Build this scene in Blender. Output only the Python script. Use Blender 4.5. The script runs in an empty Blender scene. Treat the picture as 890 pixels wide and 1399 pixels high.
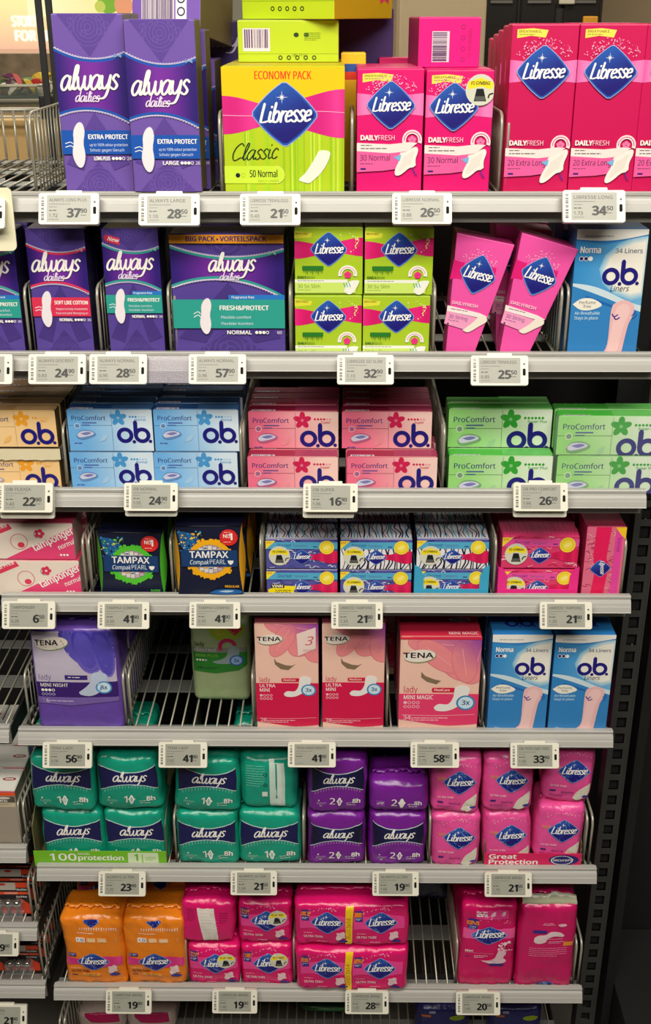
import bpy, bmesh, math, random
from mathutils import Vector, Matrix, noise
from mathutils.geometry import tessellate_polygon
SC = bpy.context.scene
COL = SC.collection
R = math.radians
ZC = 1.75                      # camera height; the rack's front plane is y = 0, its left end x = 0
CF, CP, CY, CR, CCX, CX, CD = 1536.7, .41699, .00866, -.00106, 454.165, .46036, 1.34

# ------------------------------------------------------------------ camera, light, exposure
cam = bpy.data.cameras.new('camera'); co = bpy.data.objects.new('camera', cam); COL.objects.link(co)
cam.sensor_fit = 'VERTICAL'; cam.sensor_height = 36; cam.lens = CF / 1399 * 36
cam.shift_x = -(CCX - 445) / 1399
cam.clip_start = .05
co.location = (CX, -CD, ZC)
co.rotation_mode = 'XYZ'
co.matrix_world = Matrix.Translation(co.location) @ Matrix.Rotation(CY, 4, 'Z') @ Matrix.Rotation(math.pi/2 - CP, 4, 'X') @ Matrix.Rotation(CR, 4, 'Z')
SC.camera = co
vs = SC.view_settings
vs.view_transform = 'Standard'; vs.look = 'None'; vs.gamma = 1; vs.exposure = -0.54; vs.use_curve_mapping = False
w = bpy.data.worlds.new('store_air'); SC.world = w; w.use_nodes = True
w.node_tree.nodes['Background'].inputs[0].default_value = (1, .93, .82, 1)
w.node_tree.nodes['Background'].inputs[1].default_value = .03

def area(name, loc, size, sizey, power, col, rot=(0, 0, 0)):
    l = bpy.data.lights.new(name, 'AREA'); l.shape = 'RECTANGLE'; l.size = size; l.size_y = sizey
    l.energy = power; l.color = col
    o = bpy.data.objects.new(name, l); COL.objects.link(o); o.location = loc; o.rotation_euler = rot
    return o
area('aisle_light', (.40, -1.25, 2.92), 2.4, .35, 72, (1, .945, .84), (R(22), 0, 0))
area('aisle_light', (.35, -2.05, 2.92), 2.6, .5, 70, (1, .945, .84), (R(36), 0, 0))
area('next_aisle_light', (.2, 1.7, 2.92), 3.0, .5, 75, (1, .93, .80))

# ------------------------------------------------------------------ helpers
def lin(c):
    return tuple((x/255/12.92 if x/255 <= .04045 else ((x/255+.055)/1.055)**2.4) for x in c[:3])
def ray(x, y):
    a = (x-CCX)/CF; b = (y-699.5)/CF
    c, s = math.cos(CR), math.sin(CR); a, b = a*c+b*s, -a*s+b*c
    c, s = math.cos(CP), math.sin(CP)
    dy, dz = c-b*s, -s-b*c
    c, s = math.cos(CY), math.sin(CY)
    return a*c-dy*s, a*s+dy*c, dz
def W(x, y, Y=0.0):
    """world point of a photo measurement on the upright plane at depth Y"""
    d = ray(x, y); t = (Y+CD)/d[1]
    return Vector((CX+d[0]*t, Y, ZC+d[2]*t))

MATS = {}
def mat(name, color=None, rough=.5, metal=0, coat=0, attr=False, bump=0, bscale=60, alpha=None, emit=0, var=.06, vscale=40, trans=0, stretch=None):
    if name in MATS: return MATS[name]
    m = bpy.data.materials.new(name); m.use_nodes = True; nt = m.node_tree; b = nt.nodes['Principled BSDF']
    tc = nt.nodes.new('ShaderNodeTexCoord'); mp = nt.nodes.new('ShaderNodeMapping')
    if stretch: mp.inputs['Scale'].default_value = stretch
    nt.links.new(tc.outputs['Object'], mp.inputs[0])
    nz = nt.nodes.new('ShaderNodeTexNoise'); nz.inputs['Scale'].default_value = vscale; nz.inputs['Detail'].default_value = 3
    nt.links.new(mp.outputs[0], nz.inputs['Vector'])
    if attr:
        a = nt.nodes.new('ShaderNodeAttribute'); a.attribute_name = 'Col'; src = a.outputs['Color']
    else:
        rgb = nt.nodes.new('ShaderNodeRGB'); rgb.outputs[0].default_value = (*lin(color), 1); src = rgb.outputs[0]
    mr = nt.nodes.new('ShaderNodeMapRange'); mr.inputs['To Min'].default_value = 1-var; mr.inputs['To Max'].default_value = 1+var*.4
    nt.links.new(nz.outputs[0], mr.inputs[0])
    mx = nt.nodes.new('ShaderNodeMix'); mx.data_type = 'RGBA'; mx.blend_type = 'MULTIPLY'; mx.inputs[0].default_value = 1
    nt.links.new(src, mx.inputs[6]); nt.links.new(mr.outputs[0], mx.inputs[7])
    nt.links.new(mx.outputs[2], b.inputs['Base Color'])
    b.inputs['Roughness'].default_value = rough; b.inputs['Metallic'].default_value = metal
    b.inputs['Coat Weight'].default_value = coat; b.inputs['Coat Roughness'].default_value = .15
    b.inputs['Transmission Weight'].default_value = trans
    if alpha is not None: b.inputs['Alpha'].default_value = alpha
    if emit:
        b.inputs['Emission Strength'].default_value = emit; nt.links.new(mx.outputs[2], b.inputs['Emission Color'])
    if bump:
        n2 = nt.nodes.new('ShaderNodeTexNoise'); n2.inputs['Scale'].default_value = bscale; n2.inputs['Detail'].default_value = 4
        nt.links.new(mp.outputs[0], n2.inputs['Vector'])
        bp = nt.nodes.new('ShaderNodeBump'); bp.inputs['Strength'].default_value = bump; bp.inputs['Distance'].default_value = .002
        nt.links.new(n2.outputs[0], bp.inputs['Height']); nt.links.new(bp.outputs[0], b.inputs['Normal'])
    MATS[name] = m
    return m
M_CARD = mat('printed_cardboard', rough=.42, attr=True, bump=.06, bscale=25, var=.05, vscale=15)
M_INK = mat('print_on_cardboard', rough=.42, attr=True, var=.04, vscale=60)
M_FILM = mat('printed_plastic_film', rough=.24, attr=True, bump=.5, bscale=75, var=.1, vscale=30)
M_FINK = mat('print_on_plastic_film', rough=.27, attr=True, bump=.3, bscale=75, var=.06, vscale=30)
M_WIRE = mat('galvanised_wire', (176, 172, 156), rough=.34, metal=.35, var=.15)
M_BAND = mat('steel_strip', (150, 152, 148), rough=.45, metal=.5, var=.2)
M_RAIL = mat('grey_plastic_rail', (176, 174, 168), rough=.38, coat=.2, var=.05, vscale=8, stretch=(1, 20, 20))
M_BEAM = mat('grey_painted_steel', (150, 148, 142), rough=.5, var=.08)
M_DARK = mat('black_powder_coat', (26, 26, 25), rough=.6, var=.3, vscale=20)
M_SLOT = mat('slot_shadow_and_sensor_black', (5, 5, 5), rough=.9)  # paints the shade inside the upright's slots; also the black sensor window
M_POST = mat('charcoal_powder_coat', (58, 59, 56), rough=.5, var=.2, vscale=20)
M_TAG = mat('cream_tag_plastic', (228, 224, 208), rough=.4, coat=.15, var=.04)
M_LCD = mat('tag_display', (158, 158, 146), rough=.35, var=.05, vscale=200)
M_TINK = mat('tag_display_ink', (40, 40, 38), rough=.5)
M_TGREY = mat('tag_display_grey_ink', (96, 96, 90), rough=.5)
M_CLEAR = mat('clear_plastic', (170, 160, 176), rough=.15, alpha=.3, coat=.2)

def link(name, me, parent=None, m=None):
    o = bpy.data.objects.new(name, me); COL.objects.link(o)
    if parent is not None: o.parent = parent
    if m is not None:
        me.materials.clear(); me.materials.append(m)
    return o
def empty(name, loc=(0, 0, 0), rot=(0, 0, 0)):
    o = bpy.data.objects.new(name, None); COL.objects.link(o); o.location = loc; o.rotation_euler = rot
    o.empty_display_size = .02
    return o
def tag(o, label=None, cat=None, group=None, kind=None):
    if label: o['label'] = label
    if cat: o['category'] = cat
    if group: o['group'] = group
    if kind: o['kind'] = kind
    return o
def copy_tree(o, parent=None):
    c = o.copy(); COL.objects.link(c)
    if parent is not None: c.parent = parent
    for ch in list(o.children):
        copy_tree(ch, c)
    return c
def bm_mesh(bm, name='mesh', smooth=False):
    me = bpy.data.meshes.new(name); bm.to_mesh(me); bm.free()
    if smooth:
        me.shade_smooth()
    return me
def colmesh(verts, faces, cols, smooth=False, name='mesh'):
    """cols: one colour (sRGB 0-255) per vertex"""
    me = bpy.data.meshes.new(name); me.from_pydata(verts, [], faces)
    at = me.color_attributes.new('Col', 'FLOAT_COLOR', 'POINT')
    fl = []
    cache = {}
    for c in cols:
        l = cache.get(c)
        if l is None: l = cache[c] = (*lin(c), 1.0)
        fl.extend(l)
    at.data.foreach_set('color', fl)
    if smooth: me.shade_smooth()
    me.update()
    return me
def box_bm(bm, x0, x1, y0, y1, z0, z1):
    vs_ = [bm.verts.new(p) for p in ((x0,y0,z0),(x1,y0,z0),(x1,y1,z0),(x0,y1,z0),(x0,y0,z1),(x1,y0,z1),(x1,y1,z1),(x0,y1,z1))]
    for f in ((0,3,2,1),(4,5,6,7),(0,1,5,4),(1,2,6,5),(2,3,7,6),(3,0,4,7)): bm.faces.new([vs_[i] for i in f])
def boxmesh(x0, x1, y0, y1, z0, z1, bev=0, seg=2):
    bm = bmesh.new(); box_bm(bm, x0, x1, y0, y1, z0, z1)
    if bev: bmesh.ops.bevel(bm, geom=bm.edges[:], offset=bev, segments=seg, affect='EDGES', profile=.5)
    return bm_mesh(bm)
def tube_bm(bm, pts, r, n=6, cap=True):
    pts = [Vector(p) for p in pts]; rings = []
    up = None
    for i, p in enumerate(pts):
        t = (pts[min(i+1, len(pts)-1)]-pts[max(i-1, 0)]).normalized()
        if up is None:
            up = Vector((0, 0, 1)) if abs(t.z) < .9 else Vector((1, 0, 0))
        a = t.cross(up).normalized(); b = a.cross(t).normalized(); up = b
        rings.append([bm.verts.new(p+(a*math.cos(k*2*math.pi/n)+b*math.sin(k*2*math.pi/n))*r) for k in range(n)])
    for r0, r1 in zip(rings, rings[1:]):
        for k in range(n): bm.faces.new((r0[k], r0[(k+1) % n], r1[(k+1) % n], r1[k]))
    if cap:
        bm.faces.new(rings[0][::-1]); bm.faces.new(rings[-1])
def tubemesh(pts, r, n=6):
    bm = bmesh.new(); tube_bm(bm, pts, r, n); bmesh.ops.recalc_face_normals(bm, faces=bm.faces[:])
    return bm_mesh(bm, smooth=True)

# ------------------------------------------------------------------ lettering
TXT = {}
CAPH = []
import os
FONT = None
try:    # the sans serif that ships with Blender
    FONT = bpy.data.fonts.load(os.path.join(bpy.utils.system_resource('DATAFILES', path='fonts'), 'NotoSansMath-Regular.woff2'))
except Exception: FONT = None
def text_tris(s, bold=0.0, shear=0.0):
    bold = 0; k = (s, bold, shear)
    if k in TXT: return TXT[k]
    cu = bpy.data.curves.new('txt', 'FONT'); cu.body = s; cu.resolution_u = 2; cu.shear = shear; cu.offset = bold; cu.fill_mode = 'FRONT'
    if FONT: cu.font = FONT
    o = bpy.data.objects.new('txt', cu)
    me = o.to_mesh()
    vs_ = [(v.co.x, v.co.y) for v in me.vertices]
    me.calc_loop_triangles()
    tr = [tuple(t.vertices) for t in me.loop_triangles]
    o.to_mesh_clear(); bpy.data.objects.remove(o); bpy.data.curves.remove(cu)
    if s == 'H' and bold == 0: CAPH.append(max(v[1] for v in vs_))
    xs = [v[0] for v in vs_] or [0, 1]
    x0, x1 = min(xs), max(xs)
    TXT[k] = ([(a-x0, b) for a, b in vs_], tr, x1-x0)
    return TXT[k]

GL = {  # pen strokes per letter, x-height 1
 'a': ([[(.78,.82),(.5,1.02),(.15,.75),(.05,.3),(.27,0),(.6,.3),(.8,.9)], [(.8,.95),(.74,.4),(.82,.04),(1.05,.2)]], .98),
 'l': ([[(0,.2),(.36,1.0),(.46,1.62),(.28,1.62),(.14,.8),(.2,.06),(.5,.2)]], .50),
 'w': ([[(0,.9),(.08,.3),(.3,.02),(.54,.4),(.62,.95)], [(.62,.95),(.64,.3),(.86,.02),(1.12,.4),(1.14,.98)]], 1.2),
 'y': ([[(0,.95),(.03,.35),(.28,.05),(.6,.4),(.75,.95)], [(.75,.98),(.66,.1),(.36,-.55),(-.3,-.62)]], .88),
 's': ([[(.62,.85),(.36,1.02),(.12,.75),(.35,.5),(.52,.25),(.28,0),(-.05,.15)]], .66),
 'd': ([[(.78,.82),(.5,1.02),(.15,.75),(.05,.3),(.27,0),(.6,.3),(.8,.9)], [(.92,1.85),(.8,1.),(.76,.3),(.84,.04),(1.0,.15)]], .98),
 'i': ([[(.12,.95),(.08,.3),(.2,.03),(.4,.15)], [(.16,1.35),(.2,1.42)]], .42),
 'e': ([[(.08,.48),(.6,.62),(.48,.98),(.18,.85),(.04,.42),(.22,.02),(.66,.18)]], .72),
 'b': ([[(.16,1.75),(.08,.8),(.1,.05)], [(.1,.65),(.42,1.0),(.7,.68),(.58,.12),(.3,0),(.1,.18)]], .84),
 'r': ([[(.12,.98),(.08,.4),(.1,0)], [(.1,.6),(.3,.92),(.54,.95)]], .56),
 'c': ([[(.62,.85),(.36,1.02),(.08,.65),(.12,.15),(.38,0),(.66,.18)]], .7),
 'L': ([[(.2,1.7),(.1,.8),(.05,.04)], [(.05,.04),(.4,.02),(.78,.1)]], .86),
 'C': ([[(1.0,1.45),(.7,1.72),(.2,1.3),(.02,.6),(.3,.02),(.95,.3)]], 1.1),
}
def spline(pts, n=5):
    out = []
    for i in range(len(pts)-1):
        p0 = pts[max(i-1, 0)]; p1 = pts[i]; p2 = pts[i+1]; p3 = pts[min(i+2, len(pts)-1)]
        for k in range(n):
            t = k/n
            out.append(tuple(.5*(2*p1[j]+(p2[j]-p0[j])*t+(2*p0[j]-5*p1[j]+4*p2[j]-p3[j])*t*t+(3*p1[j]-p0[j]-3*p2[j]+p3[j])*t**3) for j in (0, 1)))
    out.append(pts[-1])
    return out

def lerp(a, b, t): return tuple(round(a[i]+(b[i]-a[i])*t) for i in range(3))

_jc = [0]
def _J():
    _jc[0] = (_jc[0]+1) % 11
    return _jc[0]
class Art:
    """flat print: coordinates are percent of the front's width, y downwards from the top edge"""
    def __init__(s, w, h):
        s.w, s.h = w, h; s.k = w/100; s.H = h/s.k; s.parts = {}; s.n = 0; s.clip = True
    def add(s, part, pts, tris, col, dn=1, ramp=0):
        s.n += dn; h = .0001+s.n*.00002
        V, T, C = s.parts.setdefault(part, ([], [], []))
        o = len(V)
        for x, y in pts:
            if s.clip:
                x = min(max(x, .0), 100); y = min(max(y, .0), s.H)
            V.append((x/100, 1-y/s.H, h)); h += ramp; C.append(col(x, y) if callable(col) else col)
        T.extend(tuple(o+i for i in t) for t in tris)
    def poly(s, part, col, pts, sm=False):
        if sm: pts = spline(list(pts)+[pts[0]], 4)[:-1]
        t = tessellate_polygon([[Vector((a, b, 0)) for a, b in pts]])
        s.add(part, pts, t, col)
    def rect(s, part, col, x0, y0, x1, y1): s.poly(part, col, [(x0, y0), (x1, y0), (x1, y1), (x0, y1)])
    def rrect(s, part, col, x0, y0, x1, y1, r):
        p = []
        for cx, cy, a0 in ((x1-r, y0+r, -90), (x1-r, y1-r, 0), (x0+r, y1-r, 90), (x0+r, y0+r, 180)):
            for k in range(5): a = R(a0+k*22.5); p.append((cx+r*math.cos(a), cy+r*math.sin(a)))
        s.poly(part, col, p)
    def ell(s, part, col, cx, cy, rx, ry=None, n=24, rot=0, a0=0, a1=360):
        ry = ry or rx; p = []
        full = (a1-a0) >= 360
        for k in range(n if full else n+1):
            a = R(a0+k*(a1-a0)/n); x, y = rx*math.cos(a), ry*math.sin(a); c, q = math.cos(R(rot)), math.sin(R(rot))
            p.append((cx+x*c-y*q, cy+x*q+y*c))
        if not full: p.append((cx, cy))
        s.poly(part, col, p)
    def ring(s, part, col, cx, cy, r0, r1, n=28, a0=0, a1=360, sy=1):
        V = []; T = []
        for k in range(n+1):
            a = R(a0+k*(a1-a0)/n)
            V += [(cx+r0*math.cos(a), cy+sy*r0*math.sin(a)), (cx+r1*math.cos(a), cy+sy*r1*math.sin(a))]
            if k: T += [(2*k-2, 2*k-1, 2*k+1), (2*k-2, 2*k+1, 2*k)]
        s.add(part, V, T, col)
    def stroke(s, part, col, pts, wd, sm=True, taper=0, cont=False):
        if sm: pts = spline(pts, 5)
        V = []; T = []; n = len(pts)
        for i, p in enumerate(pts):
            a = pts[max(i-1, 0)]; b = pts[min(i+1, n-1)]
            dx, dy = b[0]-a[0], b[1]-a[1]; l = math.hypot(dx, dy) or 1
            q = wd/2*(1-taper*abs(2*i/(n-1)-1)**2)
            if cont: q *= .62+.5*abs(dy)/l
            V += [(p[0]-dy/l*q, p[1]+dx/l*q), (p[0]+dy/l*q, p[1]-dx/l*q)]
            if i: T += [(2*i-2, 2*i-1, 2*i+1), (2*i-2, 2*i+1, 2*i)]
        for e in (pts[0], pts[-1]):
            o = len(V); V += [(e[0]+wd*.40*math.cos(k*math.pi/4), e[1]+wd*.40*math.sin(k*math.pi/4)) for k in range(8)]
            T += [(o, o+k, o+k+1) for k in range(1, 7)]
        s.add(part, V, T, col, dn=.6, ramp=2e-7)
    def script(s, part, col, word, x, y, width, wd=.2, slant=.22, rise=0, hs=1.0):
        """pen-drawn word; x,y = left end of baseline; wd = pen width in x-heights"""
        tot = sum(GL[c][1] for c in word); k = width/tot; cx = 0
        n0 = s.n
        for c in word:
            st, adv = GL[c]
            for q in st:
                pts = [(x+(cx+px+py*slant)*k, y-py*k*hs-(cx+px)*k*rise) for px, py in q]
                s.stroke(part, col, pts, wd*k, cont=True)
            cx += adv
    def text(s, part, col, t, x, y, size, width=None, bold=.012, shear=0, align='l', rot=0):
        V, T, tw = text_tris(t, bold, shear)
        if not V: return
        if not CAPH: text_tris('H')
        sc = size*.98/CAPH[0]; sx = sc if width is None else width/max(tw, 1e-6)
        ww = tw*sx; ox = {'l': 0, 'c': -ww/2, 'r': -ww}[align]
        c, q = math.cos(R(rot)), math.sin(R(rot))
        P = []
        for a, b in V:
            u, v = ox+a*sx, -b*sc
            P.append((x+u*c-v*q, y+u*q+v*c))
        s.add(part, P, T, col)
        b = max(0, bold)*sc*.9
        if bold >= .008:     # heavier weight: the same glyphs once more on each side
            for dx, dy in ((-b, 0), (b, 0), (0, -b*.6), (0, b*.6))[:4 if bold >= .02 else 2]:
                s.add(part, [(p+dx*c, q_+dx*q+dy) for p, q_ in P], T, col, dn=.35)
    def micro(s, part, col, x, y, width, hgt, rows=1, gap=1.6, seed=0):
        """lines of copy too small to read in the photograph: word-length dashes"""
        rn = random.Random(seed*77+int(x*3+y))
        V = []; T = []
        for r in range(rows):
            cx = x; yy = y+r*hgt*gap; end = x+width*(1 if r < rows-1 else .75)
            while cx < end:
                l = hgt*rn.uniform(1.2, 4); l = min(l, end-cx)
                o = len(V); V += [(cx, yy), (cx+l, yy), (cx+l, yy+hgt*.6), (cx, yy+hgt*.6)]
                T += [(o, o+1, o+2), (o, o+2, o+3)]; cx += l+hgt*.5
        s.add(part, V, T, col)
    def star(s, part, col, cx, cy, r):
        p = []
        for k in range(16):
            q = r if k % 4 == 0 else (r*.52 if k % 4 == 2 else r*.16)
            a = k*math.pi/8; p.append((cx+q*math.sin(a), cy-q*math.cos(a)))
        s.poly(part, col, p)
    def diamond(s, cx, cy, wd, rot=0, part='logo', dim=1.0, hk=.94, word=True, tilt=-3, gloss=True):
        hw, hh = wd/2, wd*hk/2
        def P(a, b):
            c, q = math.cos(R(rot)), math.sin(R(rot)); x, y = a*hw, b*hh
            return (cx+x*c-y*q, cy+x*q+y*c)
        def shape(k):
            cor = [(0, -1), (1, .02), (0, 1), (-1, -.02)]; out = []
            for i in range(4):
                a, b = cor[i], cor[(i+1) % 4]
                for t in (.06, .2, .35, .5, .65, .8, .94):
                    x = a[0]+(b[0]-a[0])*t; y = a[1]+(b[1]-a[1])*t
                    bul = 1+.10*math.sin(math.pi*t)
                    out.append(P(x*bul*k, y*bul*k))
            return out
        s.poly(part, (150, 170, 225), shape(1.035))
        s.poly(part, (34, 84, 175), shape(1.0))
        def g(x, y):
            t = min(max(((y-cy)/hh+(x-cx)/hw*.5+.9)/1.3, 0), 1)
            return lerp((38, 92, 180), (28, 22, 118), t)
        s.poly(part, g if gloss else (34, 34, 130), shape(.93))
        c = P(-.08, -.53); s.star(part, (250, 250, 250), c[0], c[1], wd*.095)
        if word:
            x, y = P(-.68, .30)
            k = wd*.70
            if rot:
                n0 = len(s.parts[part][0]) if part in s.parts else 0
                s.script(part, (250, 248, 245), 'Libresse', cx-hw*.76, cy+hh*.25, k*1.1, wd=.24, slant=.22, rise=.03, hs=1.12)
                V = s.parts[part][0]
                cc, q = math.cos(R(rot)), math.sin(R(rot))
                for i in range(n0, len(V)):
                    u, v, h = V[i]; X = u*100-cx; Y = (1-v)*s.H-cy
                    X, Y = X*cc-Y*q, X*q+Y*cc
                    V[i] = ((X+cx)/100, 1-(Y+cy)/s.H, h)
            else:
                s.script(part, (250, 248, 245), 'Libresse', cx-hw*.76, cy+hh*.25, k*1.1, wd=.24, slant=.22, rise=.03, hs=1.12)
    def pad(s, cx, cy, ln, wd, rot=0, col=(236, 232, 225), part='pad_picture', edge=(205, 200, 196), bend=0.0, inner=None):
        def outl(k):
            p = []
            for i in range(28):
                a = i*2*math.pi/28; y = math.sin(a); x = math.cos(a)
                ww = 1-.34*math.exp(-((y-.1)/.38)**2)
                p.append((x*wd/2*ww*k+bend*wd*(y*y), -y*ln/2*(1-(1-k)*wd/ln)))
            c, q = math.cos(R(rot)), math.sin(R(rot))
            return [(cx+x*c-y*q, cy+x*q+y*c) for x, y in p]
        s.poly(part, edge, outl(1.08)); s.poly(part, col, outl(1))
        if inner: s.poly(part, inner, outl(.62))
    def wingpad(s, cx, cy, ln, wd, rot=0, col=(232, 228, 222), part='pad_picture'):
        p = []
        for i in range(36):
            a = i*2*math.pi/36; y = math.sin(a); x = math.cos(a)
            ww = .75+.55*math.exp(-((y-.12)/.22)**2)
            p.append((x*wd/2*ww, -y*ln/2))
        c, q = math.cos(R(rot)), math.sin(R(rot))
        s.poly(part, col, [(cx+x*c-y*q, cy+x*q+y*c) for x, y in p])
    def ob(s, cx, cy, wd, col=(28, 22, 120), part='logo', hole=None):
        """the round 'o.b.' lettering, wd = full width"""
        r = wd*.25; t = wd*.118
        s.ring(part, col, cx-wd*.285, cy, r-t, r)
        s.ring(part, col, cx+wd*.235, cy, r-t, r)
        x0 = cx+wd*.235-r+t*.5
        s.stroke(part, col, [(x0, cy-wd*.43), (x0, cy)], t*1.05, sm=False)
        s.ell(part, col, cx-wd*.02, cy+wd*.21, wd*.055, n=12)
        s.ell(part, col, cx+wd*.475, cy+wd*.195, wd*.052, n=12)
    def drops(s, part, col, x, y, r, n, full, col2=None, st=2.4):
        for k in range(n):
            if k < full: s.ell(part, col, x+k*r*st, y, r, n=10)
            else: s.ring(part, col2 or col, x+k*r*st, y, r*.65, r, n=10)

def split_tris(V, T, C, L):
    """conforming subdivision of long edges so that print can follow a curved front (V in metres-like uv)"""
    V = list(V); C = list(C)
    for _ in range(6):
        mid = {}; out = []; any_ = False
        def m(a, b):
            k = (min(a, b), max(a, b))
            if k not in mid:
                p, q = V[a], V[b]
                d = math.hypot((p[0]-q[0])*L[0], (p[1]-q[1])*L[1])
                if d > L[2]:
                    V.append(tuple((p[i]+q[i])/2 for i in range(3))); C.append(tuple((C[a][i]+C[b][i])//2 for i in range(3))); mid[k] = len(V)-1
                else: mid[k] = None
            return mid[k]
        for a, b, c in T:
            x, y, z = m(a, b), m(b, c), m(c, a)
            n = (x is not None)+(y is not None)+(z is not None)
            if n == 0: out.append((a, b, c)); continue
            any_ = True
            if n == 3: out += [(a, x, z), (x, b, y), (z, y, c), (x, y, z)]
            else:
                while not (x is not None and (n == 1 or y is not None)): a, b, c, x, y, z = b, c, a, y, z, x
                if n == 1: out += [(a, x, c), (x, b, c)]
                else: out += [(x, b, y), (a, x, y), (a, y, c)]
        T = out
        if not any_: break
    return V, T, C

def emit_art(art, root, F, m, L=None):
    out = []
    for part, (V, T, C) in art.parts.items():
        if L: V, T, C = split_tris(V, T, C, (art.w, art.h, L))
        P = [F(u, v, h) for u, v, h in V]
        # keep every triangle facing the customer
        T2 = []
        for a, b, c in T:
            p, q, r = V[a], V[b], V[c]
            cr = (q[0]-p[0])*(r[1]-p[1])-(q[1]-p[1])*(r[0]-p[0])
            if abs(cr) < 1e-12: continue
            T2.append((a, b, c) if cr > 0 else (a, c, b))
        o = link(part, colmesh(P, T2, C, smooth=bool(L), name=part), root, m); out.append(o)
    return out

def carton(name, w, h, d, front, side=None, top=None, bev=.0008, outline=None, lid=True, bow=0.0):
    """folded cardboard carton: root at bottom centre of the front; depth goes back (+y)"""
    root = empty(name); side = side or front; top = top or side
    ol = outline or [(-w/2, 0), (w/2, 0), (w/2, h), (-w/2, h)]
    bm = bmesh.new()
    f = [bm.verts.new((x, 0, z)) for x, z in ol]; b = [bm.verts.new((x, d, z)) for x, z in ol]
    bm.faces.new(f); bm.faces.new(b[::-1]); n = len(ol)
    for i in range(n): bm.faces.new((f[i], b[i], b[(i+1) % n], f[(i+1) % n]))
    bmesh.ops.recalc_face_normals(bm, faces=bm.faces[:])
    bmesh.ops.bevel(bm, geom=[e for e in bm.edges], offset=bev, segments=2, affect='EDGES', profile=.5)
    if lid:   # tuck flap standing slightly proud of the top
        box_bm(bm, -w/2+.0015, w/2-.0015, .0012, d-.001, h-.0004, h+.0007)
    me = bm_mesh(bm, 'carton')
    at = me.color_attributes.new('Col', 'FLOAT_COLOR', 'CORNER')
    for p in me.polygons:
        nn = p.normal
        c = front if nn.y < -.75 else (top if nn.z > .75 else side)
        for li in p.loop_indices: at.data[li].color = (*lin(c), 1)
    link('carton', me, root, M_CARD)
    return root
def flatF(w, h):
    return lambda u, v, hh: ((u-.5)*w, -hh, v*h)

# ---- soft packs
def pouchS(w, h, d, r=.012, bulge=.006, wr=.0016, seed=0, top=.0):
    off = Vector((seed*3.1, seed*1.7, seed*.9))
    def S(a, b, c):
        ix, iy, iz = w/2-r, d/2-r, h/2-r
        x, y, z = a*w/2, c*d/2, b*h/2
        q = Vector((max(-ix, min(ix, x)), max(-iy, min(iy, y)), max(-iz, min(iz, z))))
        v = Vector((x, y, z))-q
        n = v.normalized() if v.length > 1e-7 else Vector((a, c, b)).normalized()
        p = q+n*r if v.length > 1e-7 else Vector((x, y, z))
        f1 = max(0, 1-a*a); f2 = max(0, 1-b*b); f3 = max(0, 1-c*c)
        p.y += c*bulge*f1*f2
        p.x += a*bulge*.5*f2*f3
        p.z += b*bulge*.8*f1*f3*(1+top)
        # crumples: stronger near top and bottom folds
        e = .35+.9*abs(b)**3+.5*abs(a)**4
        nz = noise.noise_vector(p*26+off)*wr*e+noise.noise_vector(Vector((p.x*90, p.y*50, p.z*36))+off)*wr*.3*e
        rd = 1-abs(noise.noise(Vector((p.x*55+p.z*30, p.y*30, p.z*24-p.x*16))+off)*2)
        nz = nz-Vector((0, c, 0))*(max(0, rd-.55)*wr*1.0*(.3+abs(b)**2))
        return p+nz
    return S
def pouch(name, w, h, d, front, S=None, band=None, fold=True, g=.0032, **kw):
    root = empty(name); S = S or pouchS(w, h, d, **kw)
    V = []; T = []; C = []; idx = {}
    nx, ny, nz_ = max(6, int(w/g)), max(5, int(d/g/1.5)), max(6, int(h/g))
    def vid(i, j, k):
        key = (i, j, k)
        if key not in idx:
            a, c, b = 2*i/nx-1, 2*j/ny-1, 2*k/nz_-1
            p = S(a, b, c); idx[key] = len(V); V.append((p.x, p.y+d/2, p.z+h/2))
            C.append(front)
        return idx[key]
    for i in range(nx):
        for k in range(nz_):
            T.append((vid(i,0,k), vid(i+1,0,k), vid(i+1,0,k+1), vid(i,0,k+1)))
            T.append((vid(i,ny,k), vid(i,ny,k+1), vid(i+1,ny,k+1), vid(i+1,ny,k)))
    for j in range(ny):
        for k in range(nz_):
            T.append((vid(0,j,k), vid(0,j,k+1), vid(0,j+1,k+1), vid(0,j+1,k)))
            T.append((vid(nx,j,k), vid(nx,j+1,k), vid(nx,j+1,k+1), vid(nx,j,k+1)))
        for i in range(nx):
            T.append((vid(i,j,0), vid(i,j+1,0), vid(i+1,j+1,0), vid(i+1,j,0)))
            T.append((vid(i,j,nz_), vid(i+1,j,nz_), vid(i+1,j+1,nz_), vid(i,j+1,nz_)))
    link('pouch', colmesh(V, T, C, True, 'pouch'), root, M_FILM)
    def F(u, v, hh):
        a, b = 2*u-1, 2*v-1
        p = S(a, b, -1); e = .02
        t1 = S(min(a+e, 1), b, -1)-S(max(a-e, -1), b, -1); t2 = S(a, min(b+e, 1), -1)-S(a, max(b-e, -1), -1)
        n = t1.cross(t2)
        n = n.normalized() if n.length > 1e-9 else Vector((0, -1, 0))
        if n.y > 0: n = -n
        q = p+n*(hh+.0006)
        return (q.x, q.y+d/2, q.z+h/2)
    if fold:   # gathered seam lying on top
        Vf = []; Tf = []; n = 24
        for i in range(n+1):
            t = i/n; x = (t-.5)*w*.9
            zt = S(2*t*.9-.9, 1, 0).z+h/2
            wv = .0012*math.sin(i*2.1)+.001*math.sin(i*.9+1)
            Vf += [(x, d*.44+wv, zt-.0006), (x, d*.40+wv, zt+.004), (x*1.01, d*.26+wv*1.5, zt+.0045+wv), (x, d*.27+wv*1.5, zt+.0028+wv)]
            if i:
                o = 4*i
                for k in range(3): Tf.append((o-4+k, o+k, o+k+1, o-3+k))
        link('seam', colmesh(Vf, Tf, [front]*len(Vf), True, 'seam'), root, M_FILM)
    return root, F

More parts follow.
